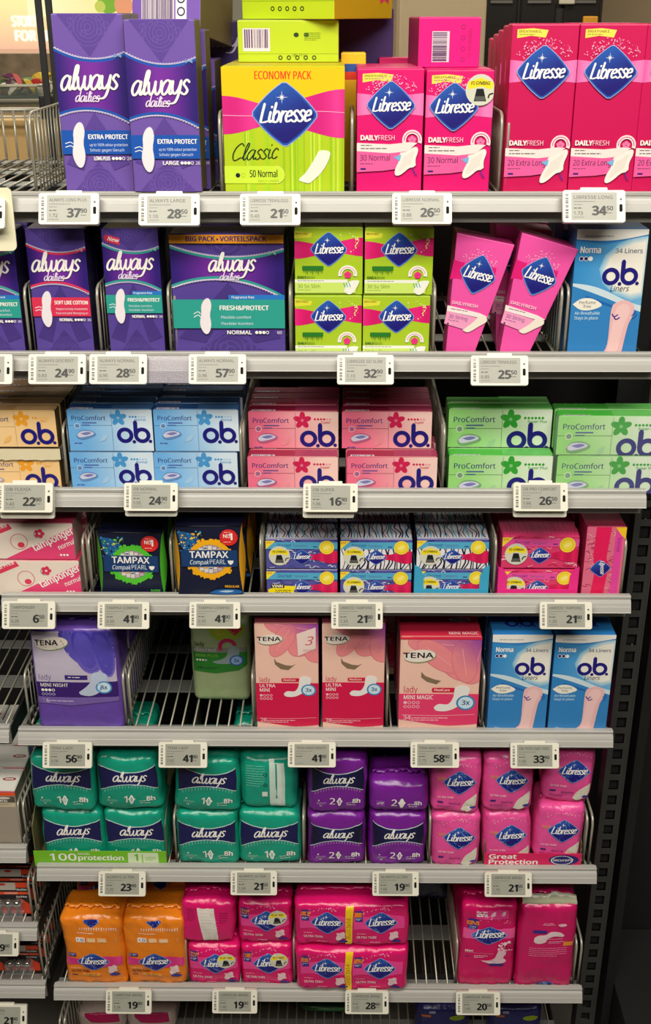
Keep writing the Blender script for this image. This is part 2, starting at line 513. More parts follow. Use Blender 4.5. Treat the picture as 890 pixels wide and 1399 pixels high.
# ------------------------------------------------------------------ the rack
LIP = {1: ZC-.1884, 2: ZC-.3794, 3: ZC-.5614, 4: ZC-.7154, 5: ZC-.9326, 6: ZC-1.1807, 7: ZC-1.4254, 8: ZC-1.65}
DROP = {1: .005, 2: .013, 3: .010, 4: .014, 5: .008, 6: .008, 7: .008, 8: .006}
SURF = {k: LIP[k]-DROP[k] for k in LIP}
ENDX = .848
def prism_x(prof, x0, x1):
    bm = bmesh.new()
    a = [bm.verts.new((x0, y, z)) for y, z in prof]; b = [bm.verts.new((x1, y, z)) for y, z in prof]
    bm.faces.new(a); bm.faces.new(b[::-1]); n = len(prof)
    for i in range(n): bm.faces.new((a[i], b[i], b[(i+1) % n], a[(i+1) % n]))
    bmesh.ops.recalc_face_normals(bm, faces=bm.faces[:])
    return bm_mesh(bm)
PROF = [(.006, 0), (-.0015, .0003), (-.0022, -.0006), (-.0022, -.0036), (-.0008, -.0046), (-.0022, -.0054), (-.0048, -.0066), (-.0062, -.009),
        (-.0078, -.0128), (-.0082, -.0132), (-.0106, -.0202), (-.0112, -.021), (-.0096, -.0212), (-.0062, -.0135), (-.001, -.0075), (.006, -.0055)]
WMESH = tubemesh([(0, .008, 0), (0, .2, 0), (0, .385, 0)], .0013, 6)
def shelf(x0, x1, zlip, drop, label, group, pitch=.0168, nbands=4, beamdark=False):
    root = empty('wire_shelf', (x0, 0, zlip)); tag(root, label, 'shelf', group)
    L = x1-x0
    link('front_rail', prism_x(PROF, 0, L), root, M_RAIL)
    link('front_beam', boxmesh(.002, L-.002, .0065, .0105, -.036, -.002, .0008), root, M_BEAM)
    n = int(L/pitch)
    off = (L-(n-1)*pitch)/2
    for i in range(n):
        o = link('wire', WMESH, root); o.location = (off+i*pitch, 0, -drop-.0013)
    WMESH.materials.clear(); WMESH.materials.append(M_WIRE)
    for y0, y1 in ((.011, .026), (.113, .146), (.228, .252), (.345, .37))[:nbands]:
        link('steel_strip', boxmesh(.002, L-.002, y0, y1, -drop-.0046, -drop-.0027, .0003), root, M_BAND)
    for x in (.002, L-.005):
        link('bracket', prism_x([(.011, -drop-.005), (.40, -drop-.005), (.40, -.075), (.30, -.062), (.05, -.036), (.011, -.034)], x, x+.003), root, M_DARK)
    return root
ORD = ['', 'topmost', 'second', 'third', 'fourth', 'fifth', 'sixth', 'seventh', 'lowest']
CONT = {1: 'purple, lime and magenta tall cartons', 2: 'always dailies cartons and tapered pink cartons', 3: 'tampon cartons in blue, red and green',
        4: 'dark tampon packs and patterned tampon cartons', 5: 'large packs and blue liner cartons', 6: 'teal, purple and pink soft packs', 7: 'orange and magenta soft packs', 8: 'dim packs at the bottom edge'}
CONT[2] = 'violet liner cartons and tapered pink cartons'
X0 = {1: -.16, 2: -.14, 3: -.12, 4: W(3, 816).x, 5: 0, 6: 0, 7: .001, 8: 0}
X1 = {4: W(862, 816).x}
for r in range(1, 9):
    shelf(X0[r] if r > 3 else X0[r], X1.get(r, ENDX if r != 3 else W(883, 672).x), LIP[r], DROP[r], 'grey wire shelf, %s from the top, holding %s' % (ORD[r] if r < 8 else 'last', CONT[r]), 'wire shelves of the main rack')

# uprights, back panel
t = empty('slotted_upright', (.878, .12, 0)); tag(t, 'black slotted steel upright beyond the right ends of the shelves', 'upright')
PW = .033
link('post', boxmesh(0, .003, 0, .03, 0, LIP[2]-.02), t, M_POST); link('post_edge', boxmesh(PW-.003, PW, 0, .03, 0, LIP[2]-.02), t, M_POST)
bm = bmesh.new(); z = .02
bars = boxmesh(.003, PW-.003, .0005, .003, 0, .010); slotm = boxmesh(.010, PW-.010, .006, .008, 0, .0195)
rib = boxmesh(.003, .009, .0008, .003, 0, .0195); 
bars.materials.append(M_POST); slotm.materials.append(M_SLOT); rib.materials.append(M_POST)
while z < LIP[2]-.05:
    o = link('slot_bridge', bars, t); o.location.z = z
    for xx in (0, PW-.012): o = link('slot_side', rib, t); o.location = (xx, 0, z+.010)
    o = link('slot', slotm, t); o.location.z = z+.010
    z += .0295
bm.free()
def struct(name, me, m):
    o = link(name, me, None, m); o['kind'] = 'structure'; return o
t = empty('slotted_upright', (-.045, .40, 0)); tag(t, 'dark upright behind the shelves at the left side of the main rack', 'upright')
link('post', boxmesh(0, .03, 0, .03, 0, LIP[1]-.03), t, M_DARK)
bp = link('back_panel', boxmesh(-.6, .95, .44, .455, .02, LIP[1]-.05), None, M_DARK); tag(bp, 'black steel panel closing the back of the shelving', 'panel')
ep = link('side_panel', boxmesh(.935, .95, .16, .298, .02, LIP[2]-.02), None, M_DARK); tag(ep, 'black side panel to the right of the slotted upright', 'panel')
pl = link('base_filler', boxmesh(.952, 1.9, .0, .298, .0, .16, .002), None, M_DARK); tag(pl, 'black base plinth added to darken the lower right corner beside the upright', 'filler')  # added black block that darkens the corner and hides the lit floor
nb = link('back_panel', boxmesh(.88, 1.9, .30, .315, .02, LIP[1]+.12), None, M_DARK); tag(nb, 'unlit black panel at the far right behind the upright', 'panel')
# a few hooks of the next, dark unit
for i, (x, ya, yb) in enumerate(((862, 880, 905), (869, 850, 925), (876, 900, 925), (872, 700, 740), (880, 695, 735), (886, 860, 935))):
    a = W(x+(ya-yb)*-.08, ya, .2); b = W(x, yb, .2)
    o = link('hook_wire', tubemesh([Vector((a.x, .30, a.z)), a, (a+b)/2+Vector((0, -.004, 0)), b], .0011), None, M_WIRE)
    tag(o, 'thin wire hook on the far right dark unit, %s' % ['left one below the fifth rail end', 'longest of the lower ones', 'lowest of the lower ones', 'left of the two upper ones', 'right of the two upper ones', 'rightmost of the lower ones'][i], 'hook', 'wire hooks on the dark unit')

# ---- dividers
def divider(row, xpx, label, h=.09, depth=.33, double=False, wires=20, zoff=0, x=None, zs=None, lean=0):
    z = (SURF[row] if zs is None else zs)
    xw = W(xpx, W_y(row)).x if x is None else x
    root = empty('wire_divider', (xw, .014, z), (0, lean, 0)); tag(root, label, 'divider')
    r = .012
    def loop(dx):
        p = [(dx, 0, .001), (dx, -.001, h-r), (dx, .003, h-.003), (dx, r, h), (dx, depth-r, h), (dx, depth, h-r), (dx, depth, .001)]
        return tubemesh(p, .0019, 8)
    link('frame', loop(0), root, M_WIRE)
    if double: link('frame', loop(.008), root, M_WIRE)
    wm = tubemesh([(0, 0, .001), (0, 0, h)], .0011, 5); wm.materials.append(M_WIRE)
    for i in range(wires):
        o = link('wire', wm, root); o.location = (.0015, .016+i*(depth-.02)/wires, 0)
    link('foot_rail', tubemesh([(0, .0, .0026), (0, depth, .0026)], .0013, 5), root, M_WIRE)
    return root
def W_y(row): return {1: 262, 2: 481, 3: 667, 4: 812, 5: 995, 6: 1181, 7: 1342}[row]
DV = [(1, 46, 'left of the tall purple cartons on the top shelf', 0), (1, 302, 'left of the large lime and yellow carton', 0), (1, 481, 'between the yellow and the magenta cartons on the top shelf', 0),
      (1, 683, 'between the shorter and the taller magenta cartons', 1), (2, 38, 'on the second shelf left of the carton with a red band', 0),
      (2, 136, 'between the red banded and the teal banded violet cartons', 0), (2, 232, 'left of the wide violet big pack', 1), (2, 397, 'left of the lime cartons on the second shelf', 0), (2, 593, 'right of the lime cartons on the second shelf', 0),
      (2, 765, 'between the tapered pink carton and the blue liner carton', 1), (3, 90, 'between the yellow and the blue tampon cartons', 0), (3, 330, 'between the blue and the red tampon cartons', 0),
      (3, 606, 'between the red and the green tampon cartons', 0), (4, 116, 'right of the tamponger cartons', 1), (4, 235, 'between the two dark tampon packs', 0), (4, 357, 'left of the blue patterned tampon cartons', 0),
      (4, 676, 'between the blue and the pink tampon trays', 0), (4, 852, 'right of the upright pink tampon carton', 0),
      (5, 38, 'left of the purple mini night pack', 0), (5, 171, 'right of the purple mini night pack, beside the empty lane', 1), (5, 346, 'left of the first pale pink carton with flower petals', 0),
      (5, 529, 'right of the second pale pink carton with flower petals', 0), (5, 660, 'right of the red and pink mini magic carton', 0),
      (6, 240, 'left of the second group of teal packs', 0), (6, 415, 'right of the second group of teal packs', 0), (6, 587, 'between the purple and the pink soft packs', 0), (6, 800, 'right end of the sixth shelf', 1),
      (7, 255, 'between the orange and the magenta soft packs', 0), (7, 402, 'left of the two wide duo packs', 0), (7, 624, 'left of the large magenta night pack', 0), (7, 786, 'right of the magenta pack showing its back', 1)]
for row, x, s_, dbl in DV:
    divider(row, x, 'galvanised wire divider ' + s_, double=bool(dbl))

# ---- price tags
TAGW, TAGH = .0695, .037
def price_tag(xl, xr, yt, row, name, price, unit, where, Yoff=-.0115, zlip=None, label=None):
    xc = (xl+xr)/2
    a = W(xl, yt, Yoff); b = W(xr, yt, Yoff); wd = abs(b.x-a.x)
    root = empty('price_tag', ((a.x+b.x)/2, Yoff, (a.z+b.z)/2), (R(-26), 0, 0))
    whole, cents = price.split('.')
    tag(root, label or ('cream electronic price tag reading %s %s %s' % (whole, cents, where)), 'price tag', 'electronic price tags on the rails')
    k = wd/TAGW
    for nm, me, m in TAGPARTS: link(nm, me, root).scale = (1, 1, 1)
    root.scale = (k, 1, k*.98)
    art = Art(TAGW, TAGH)   # 100 x 53
    x0 = 15.5
    if name: art.text('name', (70, 70, 66), name, x0+2, 14.5, 5.4, width=min(62, 4.9*len(name)), bold=.0)
    art.micro('small_print', (110, 110, 104), x0+2, 18.5, 46, 1.5, 1, seed=len(name))
    art.micro('small_print', (110, 110, 104), x0+2, 23.5, 18, 1.3, 1, seed=3)
    art.micro('small_print', (70, 70, 66), x0+2, 29, 16, 2.6, 1, seed=7)
    if unit: art.text('unit_price', (60, 60, 56), unit, x0+2, 41, 5.6, bold=0)
    art.micro('small_print', (110, 110, 104), x0+2, 44.5, 22, 1.2, 1, seed=9)
    art.text('price', (16, 16, 16), whole, 69, 41, 14.5, width=None, bold=.045, align='r')
    art.text('price', (26, 26, 26), cents, 70, 33.6, 7, bold=.02)
    art.micro('small_print', (70, 70, 66), 70, 37.5, 12, 1.2, 1, seed=5)
    emit_art(art, root, lambda u, v, h: ((u-.5)*TAGW, -.0064-h, (v-1)*TAGH), M_INK)
    return root
def rrbox(w_, h_, d_, r, x=0, z=0, y=0, seg=4):
    bm = bmesh.new(); box_bm(bm, x-w_/2, x+w_/2, y, y+d_, z-h_/2, z+h_/2)
    es = [e for e in bm.edges if abs(e.verts[0].co.y-e.verts[1].co.y) > 1e-6]
    bmesh.ops.bevel(bm, geom=es, offset=r, segments=seg, affect='EDGES', profile=.5)
    return bm_mesh(bm)
def _tp():
    out = []
    f = rrbox(TAGW, TAGH, .0062, .0028, 0, -TAGH/2, -.006); f.materials.append(M_TAG); out.append(('frame', f, None))
    f = rrbox(.030, .004, .004, .001, 0, .0012, -.0055); f.materials.append(M_TAG); out.append(('clip', f, None))
    f = rrbox(.0505, .0315, .0006, .0006, -.0000, -TAGH/2, -.0064+.0001); f.materials.append(M_LCD); out.append(('display', f, None))
    bm = bmesh.new(); z = -.0045; rn = random.Random(4)
    while z > -.033:
        hgt = rn.choice((.0006, .0012, .0018)); box_bm(bm, -.0318, -.0285, -.00645, -.006, z-hgt, z); z -= hgt+rn.choice((.0007, .0012, .0022))
    f = bm_mesh(bm); f.materials.append(M_TGREY); out.append(('bar_code', f, None))
    f = rrbox(.0034, .0085, .0006, .0012, .0298, -.0205, -.0065); f.materials.append(M_SLOT); out.append(('sensor_window', f, None))
    f = rrbox(.0022, .0022, .0005, .0006, .0298, -.0105, -.0064); f.materials.append(M_TGREY); out.append(('key_hole', f, None))
    return out
TAGPARTS = _tp()
T = [(55, 137, 266, 1, 'ALWAYS LONG PLUS', '37.90', '1.72', 'under the left tall purple carton'),
 (191, 274, 267, 1, 'ALWAYS LARGE', '28.50', '1.10', 'under the overhanging tall purple carton'),
 (329, 411, 267, 1, 'LIBRESSE TRINNLEGG', '21.50', '0.43', 'under the large lime and yellow carton'),
 (536, 617, 266, 1, 'LIBRESSE NORMAL', '26.50', '0.88', 'under the two shorter magenta cartons'),
 (768, 853, 262, 1, 'LIBRESSE LONG', '34.50', '1.73', 'under the tall magenta cartons'),
 (-59, 19, 485, 2, '', '31.50', '', ''),
 (41, 119, 485, 2, 'ALWAYS DISCREET', '24.90', '0.83', 'under the carton with a red band'),
 (124, 202, 485, 2, 'ALWAYS NORMAL', '28.50', '0.95', 'on the second rail beside the 24 90 tag'),
 (259, 337, 485, 2, 'ALWAYS NORMAL', '57.90', '0.96', 'under the wide violet big pack'),
 (461, 538, 486, 2, 'LIBRESSE SO SLIM', '32.90', '1.10', 'under the lime cartons'),
 (643, 721, 487, 2, 'LIBRESSE TRINNLEGG', '25.50', '0.85', 'under the tapered pink cartons'),
 (-3, 74, 660, 3, 'OB FLEXIA', '22.90', '1.43', 'under the yellow tampon cartons'),
 (171, 244, 660, 3, 'OB NORMAL', '24.90', '1.55', 'under the blue tampon cartons'),
 (415, 489, 661, 3, 'OB SUPER', '16.90', '1.06', 'under the red tampon cartons'),
 (701, 775, 660, 3, 'OB PRO COMFORT', '26.50', '1.66', 'under the green tampon cartons'),
 (5, 77, 821, 4, 'TAMPONGER', '6.50', '0.20', 'under the tamponger cartons'),
 (135, 205, 822, 4, 'TAMPAX COMPAK', '41.90', '2.33', 'under the green and black tampon pack'),
 (260, 329, 822, 4, 'TAMPAX COMPAK', '41.90', '2.33', 'under the yellow and black tampon pack'),
 (453, 523, 822, 4, 'LIBRESSE TAMPONG', '21.90', '1.33', 'under the blue patterned tampon cartons'),
 (737, 808, 822, 4, 'LIBRESSE TAMPONG', '21.90', '1.33', 'near the right end of the fourth rail'),
 (60, 127, 1013, 5, 'TENA LADY', '56.90', '3.56', 'under the purple mini night pack'),
 (218, 284, 1013, 5, 'TENA LADY', '41.90', '2.62', 'under the empty lane of the fifth shelf'),
 (394, 459, 1013, 5, 'TENA MAXI NIGHT', '41.90', '', 'under the two pale pink petal cartons'),
 (561, 627, 1013, 5, 'TENA MAXI MAGIC', '58.90', '1.73', 'under the mini magic carton'),
 (697, 763, 1014, 5, 'OB PERFUME FREE', '33.90', '1.00', 'under the two blue liner cartons'),
 (136, 200, 1189, 6, 'ALWAYS ULTRA', '23.90', '1.20', 'under the teal packs in the lime tray'),
 (316, 379, 1188, 6, 'ALWAYS ULTRA', '21.50', '1.54', 'under the second group of teal packs'),
 (509, 572, 1189, 6, 'ALWAYS ULTRA', '19.90', '1.66', 'under the purple soft packs'),
 (662, 726, 1190, 6, 'LIBRESSE BIND', '21.50', '1.79', 'under the pink packs on the sixth shelf'),
 (146, 208, 1350, 7, 'LIBRESSE BIND', '19.90', '1.24', 'under the orange soft packs'),
 (291, 352, 1350, 7, 'LIBRESSE BIND', '19.90', '1.42', 'under the small magenta soft packs'),
 (472, 531, 1352, 7, 'LIBRESSE BIND', '28.90', '1.03', 'under the wide duo packs'),
 (623, 683, 1353, 7, 'LIBRESSE BIND', '20.50', '1.46', 'under the large magenta night pack')]
for t in T:
    lb = None if t[6] or t[4] else 'cream price tag cut off by the left edge on the second rail'
    price_tag(*t, label=lb)
# the purplish clear carriers that show above and beside some tags
for xl, xr, yt, yb, ww in ((196, 264, 486, 522, 'beside the 28 50 tag on the second rail'), (268, 296, 0, 0, ''), ):
    if not ww: continue
    a = W(xl, yt, -.0105); b = W(xr+12, yb, -.0105)
    o = link('clear_carrier', boxmesh(0, b.x-a.x, 0, .0008, -(a.z-b.z), 0), None, M_CLEAR); o.location = a; o.rotation_euler = (R(-26), 0, 0)
    tag(o, 'clear plastic tag carrier ' + ww, 'tag holder')
# tags standing behind other tags in the third rail, and the big cream holder top left
for xl, xr, yt, nm, ww in ((0, 74, 668, 'OB', 'tucked behind the tag under the yellow cartons'), (171, 242, 665, '', 'tucked behind the tag under the light blue cartons'), (414, 484, 667, '', 'tucked behind the tag under the pink and red cartons'), (702, 775, 666, '', 'tucked behind the tag under the green cartons')):
    a = W(xl, yt, -.010); b = W(xr, yt, -.010)
    r_ = empty('price_tag', ((a.x+b.x)/2, -.0035, a.z-.004), (R(-26), 0, 0)); tag(r_, 'blank cream electronic price tag, ' + ww, 'price tag', 'electronic price tags on the rails')
    for n_, me, m in TAGPARTS[:1]: link(n_, me, r_)
    r_.scale = ((b.x-a.x)/TAGW, .8, 1)
a = W(-62, 258, -.016); b = W(25, 343, -.016)
t = empty('sign_holder', (a.x, -.016, a.z), (R(-8), R(-1.5), 0)); tag(t, 'large cream plastic sign holder clipped on the top rail at the left edge', 'sign holder')
link('plate', rrbox(b.x-a.x, a.z-b.z, .002, .006, (b.x-a.x)/2, -(a.z-b.z)/2, -.001), t, mat('cream_plastic', (228, 222, 190), rough=.45))
price_tag(-70, 9, 273, 1, '', '35.50', '', '', Yoff=-.020, label='cream price tag on the sign holder at the left edge of the top rail')

# ------------------------------------------------------------------ product prints
WHT = (246, 242, 236)
def G2(c0, c1, f):
    return lambda x, y: lerp(c0, c1, min(1, max(0, f(x, y))))
def edge_band(s, part, col, up, lo, n=16, x0=0, x1=100):
    """area between two curves y=up(x) and y=lo(x)"""
    V = []; T = []
    for i in range(n+1):
        x = x0+(x1-x0)*i/n; a, b = up(x), lo(x)
        V += [(x, a), (x, (a+b)/2), (x, b)]
        if i:
            o = 3*i
            for k in (0, 1): T += [(o-3+k, o+k, o+k+1), (o-3+k, o+k+1, o-2+k)]
    s.add(part, V, T, col)
def curve3(a, b, c):  # quadratic through x=0,50,100
    return lambda x: a+(b-a)*x/50 if False else a*(1-x/100)*(1-x/50)+b*4*(x/100)*(1-x/100)+c*(x/100)*(x/50-1)
def lace(s, up, amp=2.2, step=5, col=(214, 206, 232), dy=0):
    s.stroke('front_print', col, [(x, up(x)+dy) for x in range(0, 101, 10)], .9)
    x = 2
    while x < 100:
        s.ring('front_print', col, x, up(x)+dy, amp*.45, amp*.8, n=8, a0=(180 if dy < 0 else 0), a1=(360 if dy < 0 else 180)); x += step
def always_art(s, acc, band, labely, by, H, title, sub, size, drops_, count, dark=(92, 66, 150), u=1.0, tab=None, xs=(5, 87), pad=(24, 62, 20), tx=39, base=(106, 82, 168), side_text=None, accent_line=None, tape=None):
    D = dark; s.clip = True
    # woven lace pattern
    for cy, hh in ((0, band[1]*.9), (H, -(H-by)*.42)):
        s.poly('front_print', D, [(8, cy), (50, cy+hh), (92, cy)])
        for k in range(5): s.ring('front_print', base, 50, cy+hh*.3, 4+k*5, 5+k*5, n=14)
        for k in range(7):
            a = k*.9; s.ring('front_print', base, 50+26*math.cos(a), cy+hh*(.25+.2*math.sin(a)), 3.5, 4.6, n=10)
    up = curve3(*band); lo = curve3(by-3, by-10, by+7)
    lb = lambda x: lo(x)+3.4*u; ub = lambda x: up(x)-3.4*u
    s.poly('front_print', D, [(50, lb(50)+3), (4, H*.82), (28, H*.86), (50, lb(50)+24), (72, H*.86), (96, H*.82)])
    al = accent_line or acc
    edge_band(s, 'front_print', al, ub, up); edge_band(s, 'front_print', al, lo, lb)
    edge_band(s, 'front_print', G2((122, 44, 160), (44, 24, 112), lambda x, y: ((abs(x-48)/46)**1.6)), up, lo)
    lace(s, ub, 2.4*u, 4*u, dy=-.8*u); lace(s, lb, 2.4*u, 4*u, dy=.8*u)
    x0, x1 = xs; wd = x1-x0; base_y = band[1]+(by-8-band[1])*.60
    s.script('logo', WHT, 'always', x0, base_y, wd, wd=.21, slant=.22, rise=.02, hs=1.22)
    s.script('logo', (232, 216, 240), 'dailies', x0+wd*.24, base_y+wd*.185, wd*.42, wd=.22, slant=.2, hs=1.1)
    y0, y1 = labely
    s.rect('front_print', acc, 0, y0, 100, y1)
    if tab: s.rect('front_print', (40, 120, 200), tx+8, y0-7*u, 100, y0); s.text('front_print', WHT, tab, tx+11, y0-1.8*u, 3.6*u)
    s.text('front_print', WHT, title, tx, y0+(y1-y0)*.36, size*1.0, width=min(96-tx, size*1.05*len(title)*.8), bold=.03)
    for i, t_ in enumerate(sub): s.text('front_print', (225, 232, 245), t_, tx+1, y0+(y1-y0)*(.66+.22*i), size*.62, width=min(94-tx, size*.42*len(t_)), bold=.006)
    s.text('front_print', WHT, drops_, tx+6, y1+size*1.35, size*.85, width=(94-tx)*.42, bold=.03)
    xx = tx+6+(94-tx)*.47
    s.drops('front_print', WHT, xx+2, y1+size*.95, size*.38, 4, 3, st=2.1)
    s.text('front_print', WHT, count, 93, y1+size*1.3, size*.7, bold=0)
    pc, pl, pw = pad
    py = (y0+y1)/2+pl*.06
    s.pad(pc, py, pl, pw, rot=4, col=(240, 232, 236), edge=(214, 204, 226), bend=.12)
    for k in (0, 1): s.stroke('front_print', (60, 50, 130) if False else (245, 245, 250), [(pc-pw*.95, py-2+k*5*u), (pc-pw*.6, py-4+k*5*u), (pc-pw*.4, py-2+k*5*u)], 1.1*u)
    # bow
    bx, by_ = 90, up(90)-3*u
    for sg in (-1, 1): s.poly('front_print', lerp(al, WHT, .45), [(bx, by_), (bx+sg*5*u, by_-3.5*u), (bx+sg*5*u, by_+3*u)])
    if tape: s.rect('front_print', (232, 152, 30), 0, 0, 100, 7.5); s.text('front_print', (60, 34, 110), tape, 50, 5.6, 4.2, align='c', width=70, bold=.03); s.ell('front_print', (60, 34, 110), 42.2, 4.1, .9, n=10)

def breath(s, x0=8, y0=6, w_=46, h_=13, col=(244, 226, 90)):
    s.poly('front_print', col, [(x0, y0+1), (x0+w_*.5, y0-.5), (x0+w_, y0+2), (x0+w_*.92, y0+h_*.95), (x0+w_*.45, y0+h_*.75), (x0, y0+h_)], False)
    s.text('front_print', (70, 60, 20), 'BREATHABLE,', x0+3, y0+h_*.42, h_*.26, width=w_*.72, bold=.01)
    s.micro('front_print', (110, 100, 50), x0+3, y0+h_*.58, w_*.66, h_*.11)
def dots_halo(s, cx, cy, r, col, seed=1, n=60, up=1):
    rn = random.Random(seed)
    for _ in range(n):
        a = rn.uniform(-150, -30) if up else rn.uniform(0, 360); q = r*rn.uniform(.72, 1.08)
        n0 = s.n; s.ell('front_print', col, cx+q*math.cos(R(a))*1.1, cy+q*math.sin(R(a)), rn.uniform(.4, 1.3), n=6); s.n = n0+.08*_J()+.08*(_J() )
    s.n += 1
def proskin(s, cx, cy, r):
    s.ring('front_print', (240, 224, 228), cx, cy, r*.62, r, a0=160, a1=380, n=20)
    s.ring('front_print', (214, 60, 110), cx, cy, r*.76, r*.84, a0=175, a1=365, n=20)
    for k in range(5): s.ell('front_print', (240, 120, 170), cx+r*.24*math.cos(k*1.257-1.57), cy+r*.24*math.sin(k*1.257-1.57), r*.2, n=8)
def daily_label(s, y, nm, hi=1.0, d=3.0, ribbon=(236, 96, 160)):
    proskin(s, 84, y-1, 15)
    s.text('front_print', WHT, 'DAILY', 6, y-1, 7.2, width=26, bold=.04); s.text('front_print', (244, 214, 226), 'FRESH', 32.5, y-1, 7.2, width=25, bold=-.005)
    s.poly('front_print', (236, 228, 222), [(0, y+3), (50, y+5), (80, y+2), (92, y+3), (78, y+15), (50, y+18), (0, y+15)])
    s.micro('front_print', (110, 90, 95), 6, y+6, 22, 2.2); s.micro('front_print', (110, 90, 95), 6, y+10.5, 54, 2.4)
    s.poly('front_print', ribbon, [(0, y+15), (50, y+18), (78, y+15), (70, y+40), (40, y+44), (0, y+46)])
    s.text('front_print', (60, 20, 70), nm, 5, y+29, 8.6, width=min(58, 5.1*len(nm)), bold=0)
    s.micro('front_print', (140, 60, 100), 5, y+33, 26, 2)
    s.rect('front_print', (30, 20, 110), 6, y+40, 14, y+42.5)
def lib_long(s, nm, H, dia, yl, sticker=False, base=(206, 10, 84), ltpink=(240, 90, 165), padlen=56):
    breath(s)
    cx, cy, wd = dia
    edge_band(s, 'front_print', G2(ltpink, (244, 130, 190), lambda x, y: abs(math.sin(x*.12))), lambda x: cy-17+8*(1-abs(x-50)/50)*.6, lambda x: cy+15-8*(1-abs(x-50)/50)*.6)
    dots_halo(s, cx, cy-2, wd*.54, (250, 170, 205), 3, 90)
    daily_label(s, yl, nm)
    s.diamond(cx, cy, wd)
    s.wingpad(76, yl+30, padlen, 24, rot=38, col=(242, 236, 226)); s.wingpad(76, yl+30, padlen*.72, 13, rot=38, col=(232, 224, 214))
    s.poly('pad_picture', (120, 180, 225), [(56, yl+24), (68, yl+20), (66, yl+30)])
    s.stroke('pad_picture', (70, 50, 150), [(86, yl+40), (89, yl+47), (92, yl+50)], 1.6)
    if sticker: bag_sticker(s, 80, 27, 22)
def bag_sticker(s, cx, cy, r):
    s.ell('sticker', (214, 214, 196), cx, cy, r)
    s.poly('sticker', (246, 224, 40), [(cx-r*.85, cy-r*.5), (cx, cy-r*.78), (cx+r*.88, cy-r*.45), (cx+r*.8, cy-r*.02), (cx, cy-r*.22), (cx-r*.82, cy-r*.02)])
    s.text('sticker', (40, 40, 30), 'FÅ GYMBAG', cx, cy-r*.32, r*.22, width=r*1.25, align='c', bold=.02)
    s.poly('sticker', (28, 28, 28), [(cx-r*.42, cy+r*.72), (cx-r*.26, cy-r*.08), (cx+r*.2, cy-r*.08), (cx+r*.42, cy+r*.72)])
    s.rect('sticker', (90, 90, 88), cx-r*.34, cy+r*.4, cx+r*.34, cy+r*.68)
    s.stroke('sticker', (30, 30, 30), [(cx+r*.55, cy+r*.5), (cx+r*.62, cy+r*.3), (cx+r*.85, cy+r*.22)], r*.1)

def economy(s):      # 100 x ~102
    H = s.H
    edge_band(s, 'front_print', (246, 200, 10), lambda x: 0, lambda x: 24+5*math.sin(x/100*math.pi))
    s.text('front_print', (236, 60, 20), 'ECONOMY PACK', 50, 9.5, 6.2, width=46, align='c', bold=.015)
    edge_band(s, 'front_print', G2((236, 60, 150), (214, 30, 125), lambda x, y: abs(math.sin(x*.09+1))), lambda x: 20+9*math.sin(x/100*math.pi)**2+(2 if x < 50 else -3), lambda x: 52-9*math.sin(x/100*math.pi)**2+(x > 50)*3)
    rn = random.Random(2)
    for k in range(34):
        x = rn.uniform(2, 98); n0 = s.n
        edge_band(s, 'front_print', rn.choice([(170, 214, 30), (150, 200, 24), (204, 230, 70)]), lambda q: 52.4-9*math.sin(q/100*math.pi)**2+(q > 50)*3, lambda q: H, n=1, x0=x, x1=x+rn.uniform(.5, 1.6)); s.n = n0+.08*_J()
    s.n += 1
    s.stroke('front_print', (250, 170, 210), [(0, 37), (25, 37.5), (50, 36), (75, 34), (100, 35)], .5)
    s.diamond(51, 36.5, 54, hk=.93)
    s.script('lettering', (24, 44, 20), 'Classic', 6, 73, 38, wd=.12, slant=.3, rise=.06, hs=1.05)
    s.rrect('front_print', (206, 234, 60), -8, 77, 50, 91, 7); s.ring('front_print', (226, 240, 120), 43, 84, 6.4, 7, a0=-90, a1=90)
    s.ell('front_print', (20, 30, 40), 11, 84.5, 1.9); s.ring('front_print', (160, 190, 40), 15.4, 84.5, 1.4, 1.8, n=10)
    s.text('front_print', (30, 50, 20), '50 Normal', 21, 86, 5.8, width=23, bold=.012); s.text('front_print', (130, 170, 30), 'DAILY LINERS', 28, 90, 2, bold=0)
    s.poly('pad_picture', (240, 238, 222), [(84, 64.5), (88, 66), (87, 72), (81, 82), (72, 90), (68, 90.5), (62, 88), (68, 82), (76, 70), (79, 65)], True)

